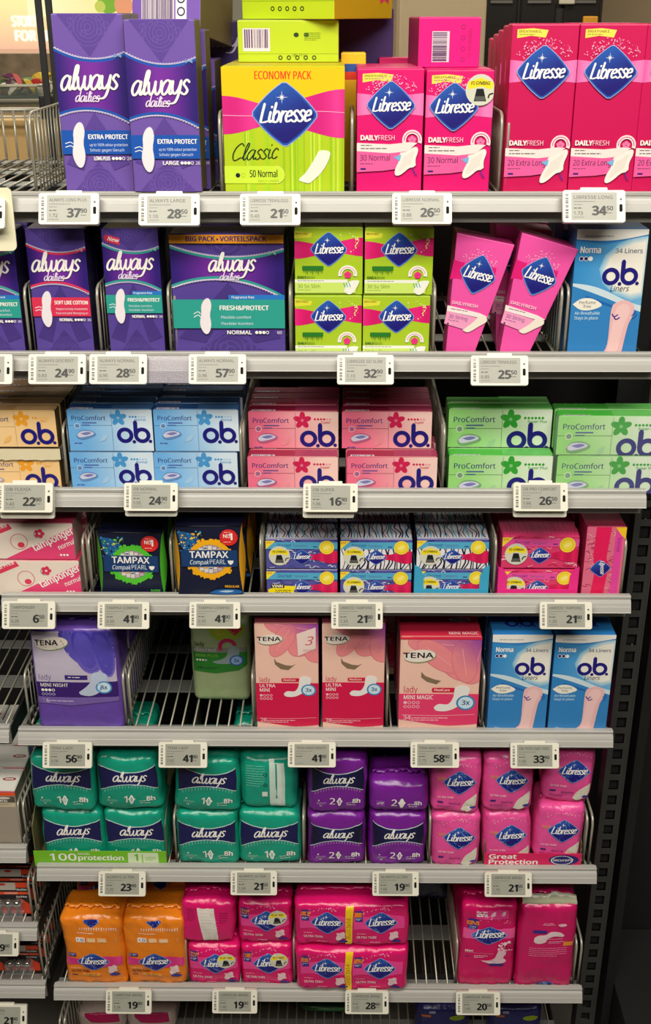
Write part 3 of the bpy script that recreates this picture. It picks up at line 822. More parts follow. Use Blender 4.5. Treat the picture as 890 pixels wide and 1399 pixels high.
def lime(s):         # 100 x 98
    H = s.H
    rn = random.Random(5)
    s.poly('front_print', (226, 222, 60), [(0, 4), (26, 8), (24, 14), (0, 16)]); s.text('front_print', (110, 90, 20), 'BREATHABLE', 2, 10, 3.2, width=18)
    edge_band(s, 'front_print', G2((238, 40, 130), (214, 20, 105), lambda x, y: abs(math.sin(x*.08))), lambda x: 19+7*math.sin(x/100*math.pi)**2-(x > 50)*5, lambda x: 45-7*math.sin(x/100*math.pi)**2-(x > 50)*4)
    dots_halo(s, 78, 20, 14, (232, 240, 150), 5, 30, 0)
    s.diamond(50, 31, 53)
    s.rect('front_print', (40, 120, 40), 11, 55, 42, 61)
    for k in range(11): s.poly('front_print', (40, 120, 40), [(12+k*2.7, 60), (14+k*2.7, 60), (13+k*2.7, 65+(k % 3)*2)])
    s.ring('front_print', (240, 240, 226), 78, 68, 8.5, 14, a0=170, a1=370); s.ring('front_print', (230, 110, 160), 78, 68, 10.5, 11.4, a0=185, a1=355)
    for k in range(5): s.ell('front_print', (236, 50, 130), 78+3*math.cos(k*1.257-1.57), 68+3*math.sin(k*1.257-1.57), 2.6, n=8)
    s.text('front_print', (30, 90, 30), 'DAILY', 4, 73, 3.4, bold=.03); s.text('front_print', (120, 150, 40), 'FRESH', 16, 73, 3.4)
    s.rect('front_print', (240, 240, 226), 0, 75, 78, 79.5); s.micro('front_print', (110, 130, 90), 4, 76.5, 52, 1.5)
    s.rect('front_print', (206, 232, 110), 0, 79.5, 90, 95)
    s.text('front_print', (90, 120, 40), '30 So Slim', 4, 87.5, 5.4, width=33, bold=0); s.micro('front_print', (130, 160, 60), 4, 90, 26, 1.4)
    s.poly('pad_picture', (242, 242, 230), [(72, 92), (80, 78), (92, 76), (95, 79), (88, 92), (80, 97)], True)
    for k in range(3): s.stroke('pad_picture', (60, 160, 180), [(72+k*4, 80), (74+k*4, 86)], 1.2, sm=False)

def string_art(s):
    H = s.H
    edge_band(s, 'front_print', (226, 24, 120), lambda x: 44+2*math.sin(x*.1), lambda x: 78-3*math.sin(x*.1), x0=0, x1=22)
    edge_band(s, 'front_print', (226, 24, 120), lambda x: 46, lambda x: 74, x0=72, x1=86)
    dots_halo(s, 52, 58, 36, (250, 196, 220), 8, 60)
    s.diamond(52, 62, 72, rot=4)
    y = 118; n_old = {k: len(v[0]) for k, v in s.parts.items()}
    s.text('front_print', (250, 210, 226), 'DAILYFRESH', 8, y, 5.4, width=42, bold=.02)
    s.poly('front_print', (244, 234, 230), [(1, y+4), (56, y+8), (70, y+12), (60, y+16), (2, y+14)]); s.micro('front_print', (140, 90, 110), 8, y+8, 38, 2.2)
    s.poly('front_print', (244, 160, 200), [(2, y+14), (60, y+17), (48, y+42), (2, y+36)])
    s.text('front_print', (90, 30, 120), '30 String', 7, y+25, 6.4, width=31, bold=0); s.micro('front_print', (130, 60, 120), 7, y+28, 24, 1.8)
    s.ell('front_print', (60, 20, 110), 8, y+35, 1.6); s.ell('front_print', (244, 190, 214), 12, y+35, 1.4)
    s.poly('pad_picture', (240, 232, 216), [(34, y+42), (48, y+26), (56, y+14), (66, y+12), (70, y+20), (58, y+32), (44, y+44)], True)
    for k, (V, T, C) in s.parts.items():      # the label block is wider than it was drawn
        for q in range(n_old.get(k, 0), len(V)): V[q] = (.05+V[q][0]*1.22, V[q][1], V[q][2])

def liners(s):       # o.b. liners: 100 x ~157
    H = s.H
    blob = [(100, 0), (100, 100), (82, 103), (60, 92), (40, 76), (30, 58), (34, 40), (50, 22), (66, 10), (80, 0)]
    s.poly('front_print', G2((40, 132, 200), (110, 178, 222), lambda x, y: (x+y*.2)/110), [(0, 14), (40, 22), (100, 8), (100, 140), (50, 100), (0, 78)])
    for k in range(5):
        c = lerp((110, 178, 222), (240, 236, 224), (k+1)/5); q = 1.12-.06*k
        s.poly('front_print', c, [(min(100, 78+(x-78)*q), max(10, 56+(y-56)*q)) for x, y in [(100, 12), (100, 92), (84, 96), (62, 88), (46, 74), (40, 56), (46, 38), (62, 24), (80, 15)]])
    edge_band(s, 'front_print', (236, 234, 226), lambda x: 0, lambda x: 14+5*math.sin(x/100*math.pi)-x*.07)
    edge_band(s, 'front_print', (40, 120, 190), lambda x: 14+5*math.sin(x/100*math.pi)-x*.07, lambda x: 15.4+5*math.sin(x/100*math.pi)-x*.07)
    s.micro('front_print', (130, 140, 150), 12, 9, 54, 2.2)
    edge_band(s, 'front_print', (50, 130, 196), lambda x: 78+x*.34, lambda x: H)
    edge_band(s, 'front_print', (206, 224, 232), lambda x: 76+x*.28-4*math.sin(x*.05), lambda x: 80+x*.36-1*math.sin(x*.05))
    edge_band(s, 'front_print', (28, 100, 178), lambda x: 86+x*.36, lambda x: 92+x*.32, x0=20, x1=74)
    s.text('front_print', WHT, 'Norma', 7, 33, 9, width=28, bold=.025); s.text('front_print', (120, 140, 160), 'l', 36, 33, 9)
    s.text('front_print', (120, 130, 145), '34 Liners', 56, 33, 6.4, width=38, bold=.02)
    for k in range(3): s.ell('front_print', (24, 22, 100) if k < 2 else (240, 240, 236), 9+k*6.4, 41, 3); s.ring('front_print', WHT, 9+k*6.4, 41, 2.6, 3.3, n=12)
    s.ob(67, 66, 50)
    s.text('lettering', (70, 70, 80), 'Liners', 67, 87, 8, width=27, bold=0, shear=.25, align='c')
    s.poly('front_print', (240, 236, 222), [(2, 106), (14, 98), (30, 98), (44, 107), (30, 114), (14, 114)], True)
    s.text('front_print', (110, 110, 110), 'Perfume', 23, 105.5, 4.4, align='c'); s.text('front_print', (110, 110, 110), 'free', 23, 111, 4.4, align='c')
    s.text('front_print', (180, 215, 240), 'Air-Breathable', 6, 121, 4.6, width=36, bold=.02); s.text('front_print', (180, 215, 240), 'Stays in place', 6, 128, 4.6, width=34, bold=.02)
    s.poly('pad_picture', (236, 186, 186), [(36, H), (48, H-9), (57, H-24), (58, 114), (65, 103), (78, 100), (90, 108), (89, 124), (84, 138), (78, H-8), (75, H)], True)
    s.poly('pad_picture', (242, 200, 198), [(46, H-1), (57, H-14), (64, 118), (70, 107), (80, 106), (85, 116), (78, 138), (68, H-1)], True)
    for a, b in ((60, 124), (63, 128)): s.stroke('pad_picture', (60, 30, 140), [(a, b-4), (a+3, b), (a+8, b-3)], 1.8)
    s.stroke('front_print', (30, 80, 170), [(88, 122), (92, 119), (93, 116)], 1.2); s.stroke('front_print', (30, 80, 170), [(89, 127), (93, 124), (95, 120)], 1.2)
    s.text('front_print', (200, 225, 240), '36', 12, H-7, 5); s.micro('front_print', (200, 225, 240), 18, H-10, 8, 2, 2)

def procomfort(s, c0, c1, fl, lab, n_dr, H, cool=None, nm=(30, 30, 110)):
    """c0 left tint, c1 right tint, fl flower colour; 100 x ~48"""
    V = []; T = []
    edge_band(s, 'front_print', G2(c0, c1, lambda x, y: (x-15)/70+(y/H-.5)*-.15), lambda x: 0, lambda x: H, n=14)
    s.text('lettering', nm, 'ProComfort', 5, 13, 5.6, width=40, bold=.008)
    s.rect('front_print', lerp(c0, (0, 0, 0), .35), 0, 19.2, 52, 19.8)
    for k in range(5): 
        a = k*72-90
        s.ell('flower_print', fl, 60+5.2*math.cos(R(a)), 10+5.2*math.sin(R(a)), 5.2, 3.2, n=12, rot=a)
    s.ell('flower_print', lerp(fl, WHT, .4), 60, 10, 1.8, n=10)
    for k in range(6): s.ell('front_print', fl if k < n_dr else lerp(c1, fl, .25), 74+k*3.4, 8.6, 1.35, n=8)
    s.text('front_print', fl, lab, 86, 13.5, 2.8, align='c')
    s.ell('pad_picture', lerp(c0, WHT, .45), 11, 20, 3.8); s.ell('pad_picture', lerp(c0, (90, 90, 140), .5), 11, 20, 2.6)
    s.rect('front_print', (70, 80, 160), 17, 15.5, 34, 16.6); s.rect('front_print', (70, 80, 160), 17, 18.5, 26, 19.4)
    s.poly('pad_picture', lerp(c0, (70, 70, 120), .35), [(9, 32), (14, 26), (24, 25), (32, 29), (30, 33), (18, 37), (11, 36)], True)
    s.poly('pad_picture', (206, 206, 226), [(10, 31), (15, 27), (24, 26.5), (30, 29), (27, 31.5), (17, 34), (12, 34)], True)
    s.poly('pad_picture', (120, 120, 180), [(14, 29.5), (22, 27.5), (27, 29), (20, 31.5)], True)
    s.poly('front_print', lerp(c1, fl, .35), [(36, 40), (40, 33), (46, 30), (44, 37)], True)
    s.micro('front_print', (80, 80, 150), 6, 41, 12, 1.8)
    s.rect('front_print', lerp(c0, (40, 40, 60), .25), 51.8, 1, 52.2, H)
    s.ob(78, 31.5, 39)

def tamponger(s):
    H = s.H
    s.poly('front_print', (232, 70, 120), [(20, H), (100, 4), (100, H)])
    s.poly('front_print', (226, 60, 90), [(0, 12), (28, 0), (32, 6), (0, 20)]); s.text('front_print', WHT, 'First Price', 3, 13, 4.2, rot=-22, bold=.02)
    s.ring('front_print', (214, 140, 140), 38, 22, 9, 10); s.ell('front_print', (226, 60, 90), 40, 26, 4, 3.4)
    s.ring('front_print', (120, 120, 120), 60, 13, 4, 4.7, n=12)
    for k in range(5): s.ell('front_print', (220, 50, 90), 62+3.6*math.cos(k*1.26), 12+3.6*math.sin(k*1.26), 2.4, n=10)
    s.text('lettering', WHT, 'tamponger', 55, 34, 9, width=52, rot=-26, bold=.022)
    s.text('lettering', WHT, 'normal', 83, 32, 6, width=21, rot=-24, bold=.01)
    for k in range(3): s.ell('front_print', WHT, 84+k*3.6, 38.5, 1.4, n=8)

def tampax(s, cc, sub):
    H = s.H
    rn = random.Random(3)
    NV = (22, 28, 58)
    s.poly('front_print', (32, 92, 150), [(6, 8), (26, 12), (38, 26), (22, 48), (8, 30)], True)
    for _ in range(70):
        n0 = s.n; x = rn.uniform(5, 40); y = rn.uniform(8, 46-x*.3)
        s.ell('front_print', rn.choice([(60, 150, 200), (230, 220, 110), cc, (40, 110, 160), NV]), x, y, rn.uniform(.6, 2), n=6); s.n = n0+.08*_J()
    s.n += 1
    cx, cy = 52, 54
    for k in range(60):
        n0 = s.n; a = rn.uniform(0, 360); q = rn.uniform(32, 37)
        s.ell('front_print', cc, cx+q*math.cos(R(a)), cy+q*.92*math.sin(R(a)), rn.uniform(1, 3), n=7); s.n = n0+.08*_J()
    s.ring('front_print', cc, cx, cy, 24, 34, n=36, sy=.95)
    s.ell('window', (150, 140, 140), cx, cy, 25.5, 24.5)
    for k in range(7):
        x = cx-21+k*7
        hh = 23*math.sqrt(max(.05, 1-((x-cx)/25)**2))
        s.rect('window', rn.choice([(214, 206, 202), (196, 176, 184), (222, 214, 208)]), x-3, cy-hh, x+3, cy+hh)
        for j in range(4):
            yy = cy-hh*.9+j*hh*.5
            s.rect('window', rn.choice([(190, 60, 80), (60, 100, 150), (226, 160, 40), (230, 230, 226)]), x-2.4, yy, x+2.4, yy+2.4)
    s.rrect('label_band', (24, 60, 110), 8, 38, 93, 66, 2)
    s.text('logo', WHT, 'TAMPAX', 50, 51, 11, width=58, align='c', bold=.02)
    s.text('lettering', (220, 230, 240), 'Compak', 21, 62, 7.4, width=29, shear=.3, bold=.008); s.text('lettering', (220, 230, 240), 'PEARL', 51, 61.5, 7.8, width=24, bold=0)
    s.poly('lettering', WHT, [(78, 55.5), (87, 55.5), (86, 60), (82.5, 63), (79, 60)])
    s.ell('sticker', (222, 42, 40), 81, 17, 13.5)
    s.text('sticker', WHT, '1', 82, 21, 11, bold=.04); s.text('sticker', WHT, 'Nº', 73, 17.5, 6, bold=.02); s.micro('sticker', (250, 190, 180), 74, 8, 13, 1.8); s.micro('sticker', (250, 190, 180), 73, 24, 15, 1.8)
    s.text('front_print', cc, sub, 94, H-13, 3.6, align='r', bold=.03)
    s.poly('front_print', (30, 100, 170), [(48, H-3), (60, H-9), (84, H-10), (98, H-7), (96, H-3), (70, H-1)], True)
    s.poly('front_print', (180, 205, 225), [(62, H-6), (74, H-8), (86, H-7), (76, H-4.5)], True)

def discreet(s, mode, H, voff=0, zebra=True, yellow=False):
    """mode blue or pink; 100 x ~42"""
    rn = random.Random(11+voff)
    if mode == 'blue':
        c_st = (84, 172, 208)
        for k in range(90):
            n0 = s.n; x = rn.uniform(0, 100); y = rn.uniform(0, H)
            s.stroke('pattern_print', rn.choice([(40, 44, 110), (70, 80, 160), (225, 225, 235), (120, 110, 170)]), [(x, y), (x+rn.uniform(2, 6), y+rn.uniform(-3, 3)), (x+rn.uniform(6, 10), y+rn.uniform(-2, 4))], rn.uniform(.6, 1.5), sm=False); s.n = n0+.08*_J()
        s.n += 1
        if zebra:
            s.rect('pattern_print', (232, 230, 232), 0, 14, 100, H)
            for k in range(22):
                n0 = s.n; x = k*4.8+rn.uniform(-1, 1)
                s.stroke('pattern_print', (24, 24, 60), [(x, H*.28), (x+rn.uniform(-4, 5), H*.52), (x+rn.uniform(2, 7), H*.75), (x+rn.uniform(-2, 4), H)], rn.uniform(1, 2.4)); s.n = n0+.08*_J()
            s.n += 1
    else:
        c_st = (238, 80, 160)
        for k in range(60):
            n0 = s.n; x = rn.uniform(0, 100); y = rn.uniform(0, H)
            s.stroke('pattern_print', rn.choice([(196, 30, 80), (240, 190, 196), (180, 20, 90), (244, 120, 160)]), [(x, y), (x+rn.uniform(2, 7), y+rn.uniform(-3, 3)), (x+rn.uniform(6, 12), y+rn.uniform(-2, 4))], rn.uniform(.7, 1.8), sm=False); s.n = n0+.08*_J()
        s.n += 1
    s.rect('front_print', c_st, 0, 4, 100, 14.5)
    s.text('front_print', (40, 40, 130), 'Discreet', 16, 11.6, 5.4, width=20, bold=0); s.text('front_print', (90, 90, 150), 'Tampons', 38, 11.4, 4, width=20, bold=0); s.rect('front_print', (40, 40, 120), 66, 10.4, 72, 11.8)
    s.poly('front_print', (248, 222, 60), [(0, 2), (14, 2), (0, 15)]); s.text('front_print', (220, 60, 30), 'NEW', 1, 6, 2.4)
    edge_band(s, 'front_print', G2((236, 34, 96), (200, 20, 80), lambda x, y: abs(math.sin(x*.2))), lambda x: 20+3*math.sin(x*.12), lambda x: 34-3*math.sin(x*.12), x0=(56 if mode == 'blue' else 52), x1=100)
    s.diamond(50, 27, 29, hk=.78)
    s.ell('sticker', (248, 222, 60), 85, 12, 10.4); s.ring('sticker', (226, 190, 40), 85, 12, 7.6, 8.4); s.ell('sticker', (250, 236, 130), 85, 12, 5, 3, rot=-30)
    if yellow:
        s.poly('sticker', (248, 226, 20), [(2, 30), (20, 24), (42, 25), (38, 33), (44, 40), (2, 42)]); s.rect('sticker', (30, 30, 24), 6, 22, 25, 28); s.text('sticker', (248, 240, 200), 'VINN', 7.5, 27, 4.4, width=15, bold=.03)
        s.micro('sticker', (90, 80, 20), 12, 31, 22, 1.8, 3)
    else: bag_sticker(s, 19, 25, 15)

def tena(s, kind):
    H = s.H
    if kind == 'ultra' or kind == 'magic':
        red = (214, 20, 74) if kind == 'ultra' else (232, 60, 110)
        pale = (243, 190, 170)
        pet = [(100, 0, 58, 26, -30), (86, 22, 56, 22, -50), (104, 32, 50, 24, -70), (60, 6, 56, 17, 10), (44, 30, 42, 14, -60)] if kind == 'ultra' else [(84, 14, 54, 24, 10), (66, 30, 46, 18, 60), (96, 34, 44, 20, -70), (44, 10, 44, 14, 5), (48, 28, 42, 14, 40), (80, 36, 38, 14, 80)]
        for k, (x, y, a, b, r_) in enumerate(pet):
            gg = G2((150, 66, 160), (238, 140, 144), lambda x, y: (100-x)/60+(y-4)/50)
            s.ell('front_print', lambda x, y: lerp(gg(x, y), (190, 60, 110), .35), x, y, a*.80, b*1.12, n=32, rot=r_)
            s.ell('front_print', gg, x, y, a*.78, b*1.06, n=28, rot=r_)
            s.stroke('front_print', (246, 170, 170), [(x-a*.5*math.cos(R(r_)), y-a*.5*math.sin(R(r_))), (x, y), (x+a*.5*math.cos(R(r_)), y+a*.5*math.sin(R(r_)))], .8, sm=False)
        yw = 72 if kind == 'ultra' else 58
        s.poly('window', (132, 110, 84), [(30, yw-10), (34, yw-3), (48, yw+3), (58, yw+4), (64, yw+1), (52, yw+12), (40, yw+10), (31, yw+1)] if kind == 'ultra' else [(27, yw-8), (32, yw-2), (44, yw+3), (52, yw+5), (46, yw+10), (34, yw+6), (27, yw)])
        yb = 108 if kind == 'ultra' else 82
        s.text('lettering', (206, 60, 90), 'lady', 6, yb-2, 9, width=17, bold=-.005)
        s.rrect('front_print', (214, 24, 60), 41, yb-9, 70, yb-2, 2); s.text('front_print', WHT, 'FlexiCare', 44, yb-4, 3.4, bold=.01)
        edge_band(s, 'front_print', red, lambda x: yb, lambda x: H-16+8*math.sin((x-20)*.022)-(x > 60)*(x-60)*.12)
        s.text('front_print', WHT, 'ULTRA' if kind == 'ultra' else 'MINI MAGIC', 6, yb+8, 6, width=(25 if kind == 'ultra' else 37), bold=.008)
        if kind == 'ultra': s.text('front_print', WHT, 'MINI', 6, yb+16, 6, width=16, bold=.008)
        yy = yb+23 if kind == 'ultra' else yb+13
        s.drops('front_print', (240, 190, 200), 8, yy, 2.3, 4, 1, st=2.3); s.drops('front_print', (240, 190, 200), 8, yy+6, 2.3, 4, 0, st=2.3)
        s.text('front_print', (245, 205, 205), '28' if kind == 'ultra' else '34', 6, H-19, 6.4, bold=.01); s.micro('front_print', (245, 190, 200), 16, H-22, 46, 2, 2)
        s.stroke('front_print', (246, 190, 196), [(4, H-26), (50, H-25), (96, H-27)], .6)
        px, py = 66, yb+7
        s.poly('pad_picture', (236, 232, 228), [(44, py+13), (50, py+8), (62, py+8), (68, py-2), (70, py-16), (78, py-20), (88, py-16), (86, py-4), (76, py+10), (62, py+18), (48, py+18)], True)
        s.ell('front_print', (50, 130, 190), 84, yb+13, 12, 11); s.ell('front_print', (206, 230, 240), 84, yb+13, 9.6, 8.8); s.text('front_print', (30, 70, 140), '3x', 84, yb+16, 7, align='c', bold=.02)
        if kind == 'ultra' and s.tearcard:
            s.poly('sticker', (240, 214, 206), [(66, 18), (96, 6), (96, 44), (68, 58)]); s.text('sticker', (206, 60, 90), '3', 79, 38, 16, shear=.3, bold=.0); s.micro('sticker', (190, 120, 120), 76, 46, 14, 1.6, 2)
        ty = 34 if kind == 'ultra' else 33
    elif kind == 'night':
        s.poly('front_print', (196, 186, 206), [(0, 0), (100, 0), (100, 78), (60, 80), (0, 78)])
        for x, y, a, b, r_ in ((56, 18, 34, 18, 60), (70, 20, 38, 20, 90), (88, 16, 36, 18, 100), (64, 24, 30, 14, 75), (86, 30, 34, 12, 80)):
            s.ell('front_print', G2((70, 60, 170), (120, 106, 196), lambda x, y: (y-10)/50), x, y, a, b, n=30, rot=r_); s.ell('front_print', lerp((104, 92, 190), (80, 70, 176), x/100), x, y+2, a*.86, b*.8, n=28, rot=r_)
        s.rect('front_print', (58, 30, 110), 0, 70, 100, 92); s.rect('front_print', (60, 40, 120), 36, 60, 64, 66.5); s.micro('front_print', WHT, 40, 62.5, 20, 1.6)
        s.text('lettering', (120, 104, 160), 'lady', 4, 67, 8, width=15, bold=-.005)
        s.text('front_print', WHT, 'MINI NIGHT', 5, 77, 5, width=34, bold=.008)
        s.drops('front_print', WHT, 7, 82, 2, 4, 3, st=2.2); s.drops('front_print', (180, 170, 220), 7, 88, 2, 4, 0, st=2.2)
        s.poly('front_print', (120, 96, 170), [(0, 92), (100, 92), (100, 98), (40, 104), (0, 101)]); s.text('front_print', (214, 200, 230), '16', 6, 100, 5.4); s.micro('front_print', (206, 196, 226), 14, 97, 40, 1.8)
        s.poly('pad_picture', (190, 202, 224), [(52, 84), (62, 76), (68, 68), (70, 58), (78, 56), (88, 60), (86, 72), (78, 84), (66, 90), (54, 88)], True)
        s.ell('front_print', (70, 140, 200), 83, 78, 10, 9); s.ell('front_print', (206, 230, 240), 83, 78, 8, 7.2); s.text('front_print', (40, 50, 120), '3x', 83, 80.5, 5.6, align='c', bold=.02)
        ty = 22
    else:   # discreet, lime
        s.poly('front_print', (150, 178, 40), [(26, 0), (88, 0), (96, 20), (70, 36), (40, 30)], True)
        s.poly('front_print', (180, 180, 40), [(40, 0), (64, 0), (58, 24), (44, 22)], True)
        s.poly('front_print', (196, 24, 60), [(62, 8), (80, 0), (94, 12), (78, 26)])
        s.text('lettering', (60, 60, 56), 'lady', 5, 47, 8, width=17); s.rect('front_print', (128, 134, 122), 0, 50, 100, 60); s.text('lettering', (200, 200, 190), 'discreet', 4, 58, 8, width=40)
        s.rect('front_print', (40, 128, 40), 0, 60, 100, 88); s.poly('front_print', (40, 128, 40), [(0, 87), (100, 87), (84, 98), (40, 104), (0, 100)])
        s.text('front_print', (120, 190, 60), 'MINI PLUS', 6, 69, 6, width=40); s.drops('front_print', WHT, 8, 76, 2, 4, 3, st=2.6)
        s.text('front_print', (20, 40, 20), '16', 8, 95, 6, bold=.03); s.micro('front_print', (30, 60, 30), 18, 91, 30, 2, 2)
        s.ring('front_print', (190, 30, 90), 64, 48, 10, 17, a0=150, a1=390)
        s.poly('pad_picture', (140, 160, 160), [(36, 78), (52, 74), (62, 66), (66, 50), (76, 46), (86, 54), (82, 70), (70, 82), (56, 84), (40, 82)], True)
        s.ell('front_print', (50, 90, 170), 80, 77, 13, 11); s.ell('front_print', (140, 180, 220), 80, 77, 10, 8.6); s.text('front_print', (30, 50, 130), '3x', 80, 80.5, 7, align='c', bold=.02)
        return
    # oval brand mark
    s.ell('logo', (132, 150, 96), 25, ty-5.6, 20, 9.4, rot=-6); s.ell('logo', (236, 224, 214), 24.4, ty-6.2, 19.6, 8.8, rot=-6)
    s.text('logo', (20, 20, 22), 'TENA', 4, ty-3.5, 7.4, width=37 if kind != 'night' else 28, bold=.03)

def ultra(s, ten, acc, dark=(20, 22, 64)):
    """soft pack 100 x ~80"""
    H = s.H
    up = curve3(H*.13, H*.26, H*.14); lo = curve3(H*.62, H*.47, H*.58)
    edge_band(s, 'front_print', (206, 230, 226), lambda x: up(x)-1.6, up, n=20); edge_band(s, 'front_print', (206, 230, 226), lo, lambda x: lo(x)+1.4, n=20)
    edge_band(s, 'front_print', G2((30, 38, 98), dark, lambda x, y: abs(x-50)/40), up, lo, n=20)
    for k in range(17):
        x = 8+k*5.2
        s.rect('front_print', lerp(acc, WHT, .35), x, lo(x)+2, x+1.8, lo(x)+8); s.n -= 1
    s.n += 1
    s.script('logo', WHT, 'always', 24, H*.43, 56, wd=.19, slant=.28, rise=.03, hs=1.1)
    s.text('lettering', (130, 150, 210), 'ultra', 53, H*.50, 4, shear=.3, bold=0)
    yb = H*.84
    s.text('lettering', WHT, ten, 47 if ten == '1' else 46, yb, 15, bold=.01, align='r')
    s.wingpad(54, yb-6.5, 20, 9, col=WHT); s.wingpad(54, yb-6.5, 13, 3.6, col=lerp(acc, WHT, .55))
    s.text('lettering', WHT, '8h', 79, yb-3, 9.6, bold=.03); s.text('lettering', WHT, 'up to', 67, yb-2, 3.2, bold=0); s.micro('lettering', WHT, 68, yb+1.2, 22, 1.7)
    s.ell('front_print', WHT, 16, yb-9, 1.5); s.micro('front_print', lerp(acc, WHT, .6), 12, yb-5, 18, 1.3, 3)
    s.text('front_print', WHT, '14', 17, yb+5, 3.2)

def lib_soft(s, H, kind='pink'):
    """small Libresse soft pack"""
    if kind == 'pink':
        dots_halo(s, 50, 40, 40, (250, 200, 220), 6, 30)
        for k in range(14): s.stroke('front_print', (226, 150, 120), [(8+k*1.3, H*.30+(k % 3)*2), (10+k*1.3, H*.36+(k % 4))], .8, sm=False)
        s.poly('pad_picture', (228, 222, 204), [(62, H*.92), (72, H*.76), (86, H*.68), (97, H*.62), (97, H*.8), (88, H*.9), (76, H*.96)], True)
        s.diamond(56, H*.40, 72, hk=.86)
        s.text('lettering', (252, 224, 236), 'ULTRA THIN', 10, H*.70, 5, width=34, bold=.01)
        s.rect('front_print', (40, 26, 120), 10, H*.77, 22, H*.80); s.text('front_print', (120, 30, 110), 'Normal', 36, H*.82, 5.4, bold=.01)
        s.micro('front_print', (140, 40, 110), 10, H*.86, 40, 1.8, 2)
        s.ell('front_print', (60, 60, 150), 90, H*.88, 8, 3.6)
    elif kind == 'mag':
        edge_band(s, 'front_print', (240, 70, 150), lambda x: H*.22+3*math.sin(x*.08), lambda x: H*.58-3*math.sin(x*.08))
        dots_halo(s, 50, 34, 38, (250, 180, 210), 6, 26)
        s.rect('front_print', (60, 50, 140), 3, H*.10, 18, H*.36); s.rect('front_print', (236, 130, 40), 2, H*.14, 19, H*.25); s.micro('front_print', WHT, 4, H*.28, 12, 1.6, 2)
        s.diamond(54, H*.40, 64, hk=.80)
        s.text('lettering', (250, 220, 232), 'ULTRA THIN', 7, H*.79, 6, width=38, bold=.015); s.micro('lettering', (246, 190, 214), 7, H*.66, 24, 2)
        s.micro('front_print', (60, 20, 110), 9, H*.88, 10, 2.4); s.micro('front_print', (246, 190, 214), 34, H*.88, 26, 2)
        s.wingpad(80, H*.74, 24, 18, rot=35, col=(240, 204, 210)); s.ell('front_print', (50, 40, 130), 86, H*.88, 10, 3.4)
def orange_art(s):
    H = s.H
    s.diamond(50, 3, 26, word=False)
    for k in range(16): s.poly('front_print', (250, 226, 200), [(28+k*4.2, 17-k*.2), (30.5+k*4.2, 16-k*.2), (29.5+k*4.2, 24+(k % 2)-k*.2)])
    s.micro('front_print', WHT, 24, 27, 40, 2)
    for k in range(3):
        s.rrect('front_print', (246, 236, 226) if k == 0 else (250, 190, 120), 21+k*19, 37, 37+k*19, 47, 1.5)
        s.ring('front_print', (60, 60, 130) if k == 0 else WHT, 26+k*19, 42, 2, 3, n=10); s.ring('front_print', (60, 60, 130) if k == 0 else WHT, 32+k*19, 42, 2, 3, n=10)
    s.ring('front_print', (250, 200, 150), 50, 42, 41, 41.6, a0=-8, a1=8)
    y = H*.62
    edge_band(s, 'front_print', G2((240, 70, 150), (222, 50, 130), lambda x, y: abs(math.sin(x*.1))), lambda q: y-10+3*math.sin(q*.07), lambda q: y+10-3*math.sin(q*.07))
    s.rect('front_print', (60, 50, 140), 4, y-20, 18, y-12); s.micro('front_print', WHT, 5, y-18, 11, 1.6, 2)
    s.diamond(48, y, 58, hk=.72)
    s.micro('front_print', (250, 220, 200), 7, y+15, 24, 1.8); s.text('lettering', (80, 30, 40), 'ULTRA THIN', 8, y+24, 5, width=30, bold=.02)
    s.rrect('front_print', (248, 170, 70), 24, y+27, 60, y+34, 3); s.text('front_print', (80, 30, 40), 'Normal', 32, y+32.5, 4.2, bold=.01); s.rect('front_print', (40, 30, 110), 8, y+30, 17, y+32)
    s.wingpad(82, y+18, 22, 16, rot=35, col=(236, 206, 206)); s.ell('front_print', (60, 60, 150), 85, y+30, 9, 3.6)
def night_art(s):
    H = s.H
    s.rrect('front_print', (232, 60, 140), 22, 3, 86, 22, 2)
    s.rect('front_print', (244, 236, 232), 24, 5, 44, 16); s.ring('front_print', (60, 50, 110), 30, 10.5, 2.4, 3.4, n=10); s.ring('front_print', (60, 50, 110), 38, 10.5, 2.4, 3.4, n=10)
    for k in range(2): s.poly('front_print', (244, 200, 214), [(50+k*20, 16), (54+k*20, 8), (60+k*20, 6), (58+k*20, 14)], True)
    edge_band(s, 'front_print', (240, 90, 160), lambda x: 46, lambda x: 70)
    s.rect('front_print', (54, 44, 140), 8, 22, 27, 48); s.rect('front_print', (238, 130, 40), 6, 27, 29, 37); s.micro('front_print', (200, 220, 240), 10, 40, 14, 1.6, 3)
    dots_halo(s, 56, 50, 34, (250, 170, 205), 2, 24)
    s.diamond(50, 61, 70, hk=.64)
    rn = random.Random(9)
    for _ in range(40):
        n0 = s.n; s.ell('front_print', rn.choice([(250, 220, 230), (246, 150, 190), (150, 20, 70)]), rn.uniform(70, 98), rn.uniform(74, 100), rn.uniform(1, 3), n=7); s.n = n0+.08*_J()
    s.n += 1
    s.text('lettering', WHT, 'Maxi', 7, 102, 5, bold=.02); s.stroke('front_print', (246, 170, 200), [(6, 104), (60, 106)], .5, sm=False)
    s.micro('front_print', (60, 20, 110), 8, 112, 14, 2.6); s.micro('front_print', (250, 200, 220), 24, 111, 26, 2.4, 2)
    s.poly('pad_picture', (236, 196, 208), [(38, 124), (50, 124), (62, 118), (66, 110), (70, 100), (80, 98), (86, 106), (80, 116), (86, 124), (82, 130), (60, 132), (44, 128)], True)
    s.rrect('front_print', (44, 40, 130), 54, 131, 82, 137, 2)
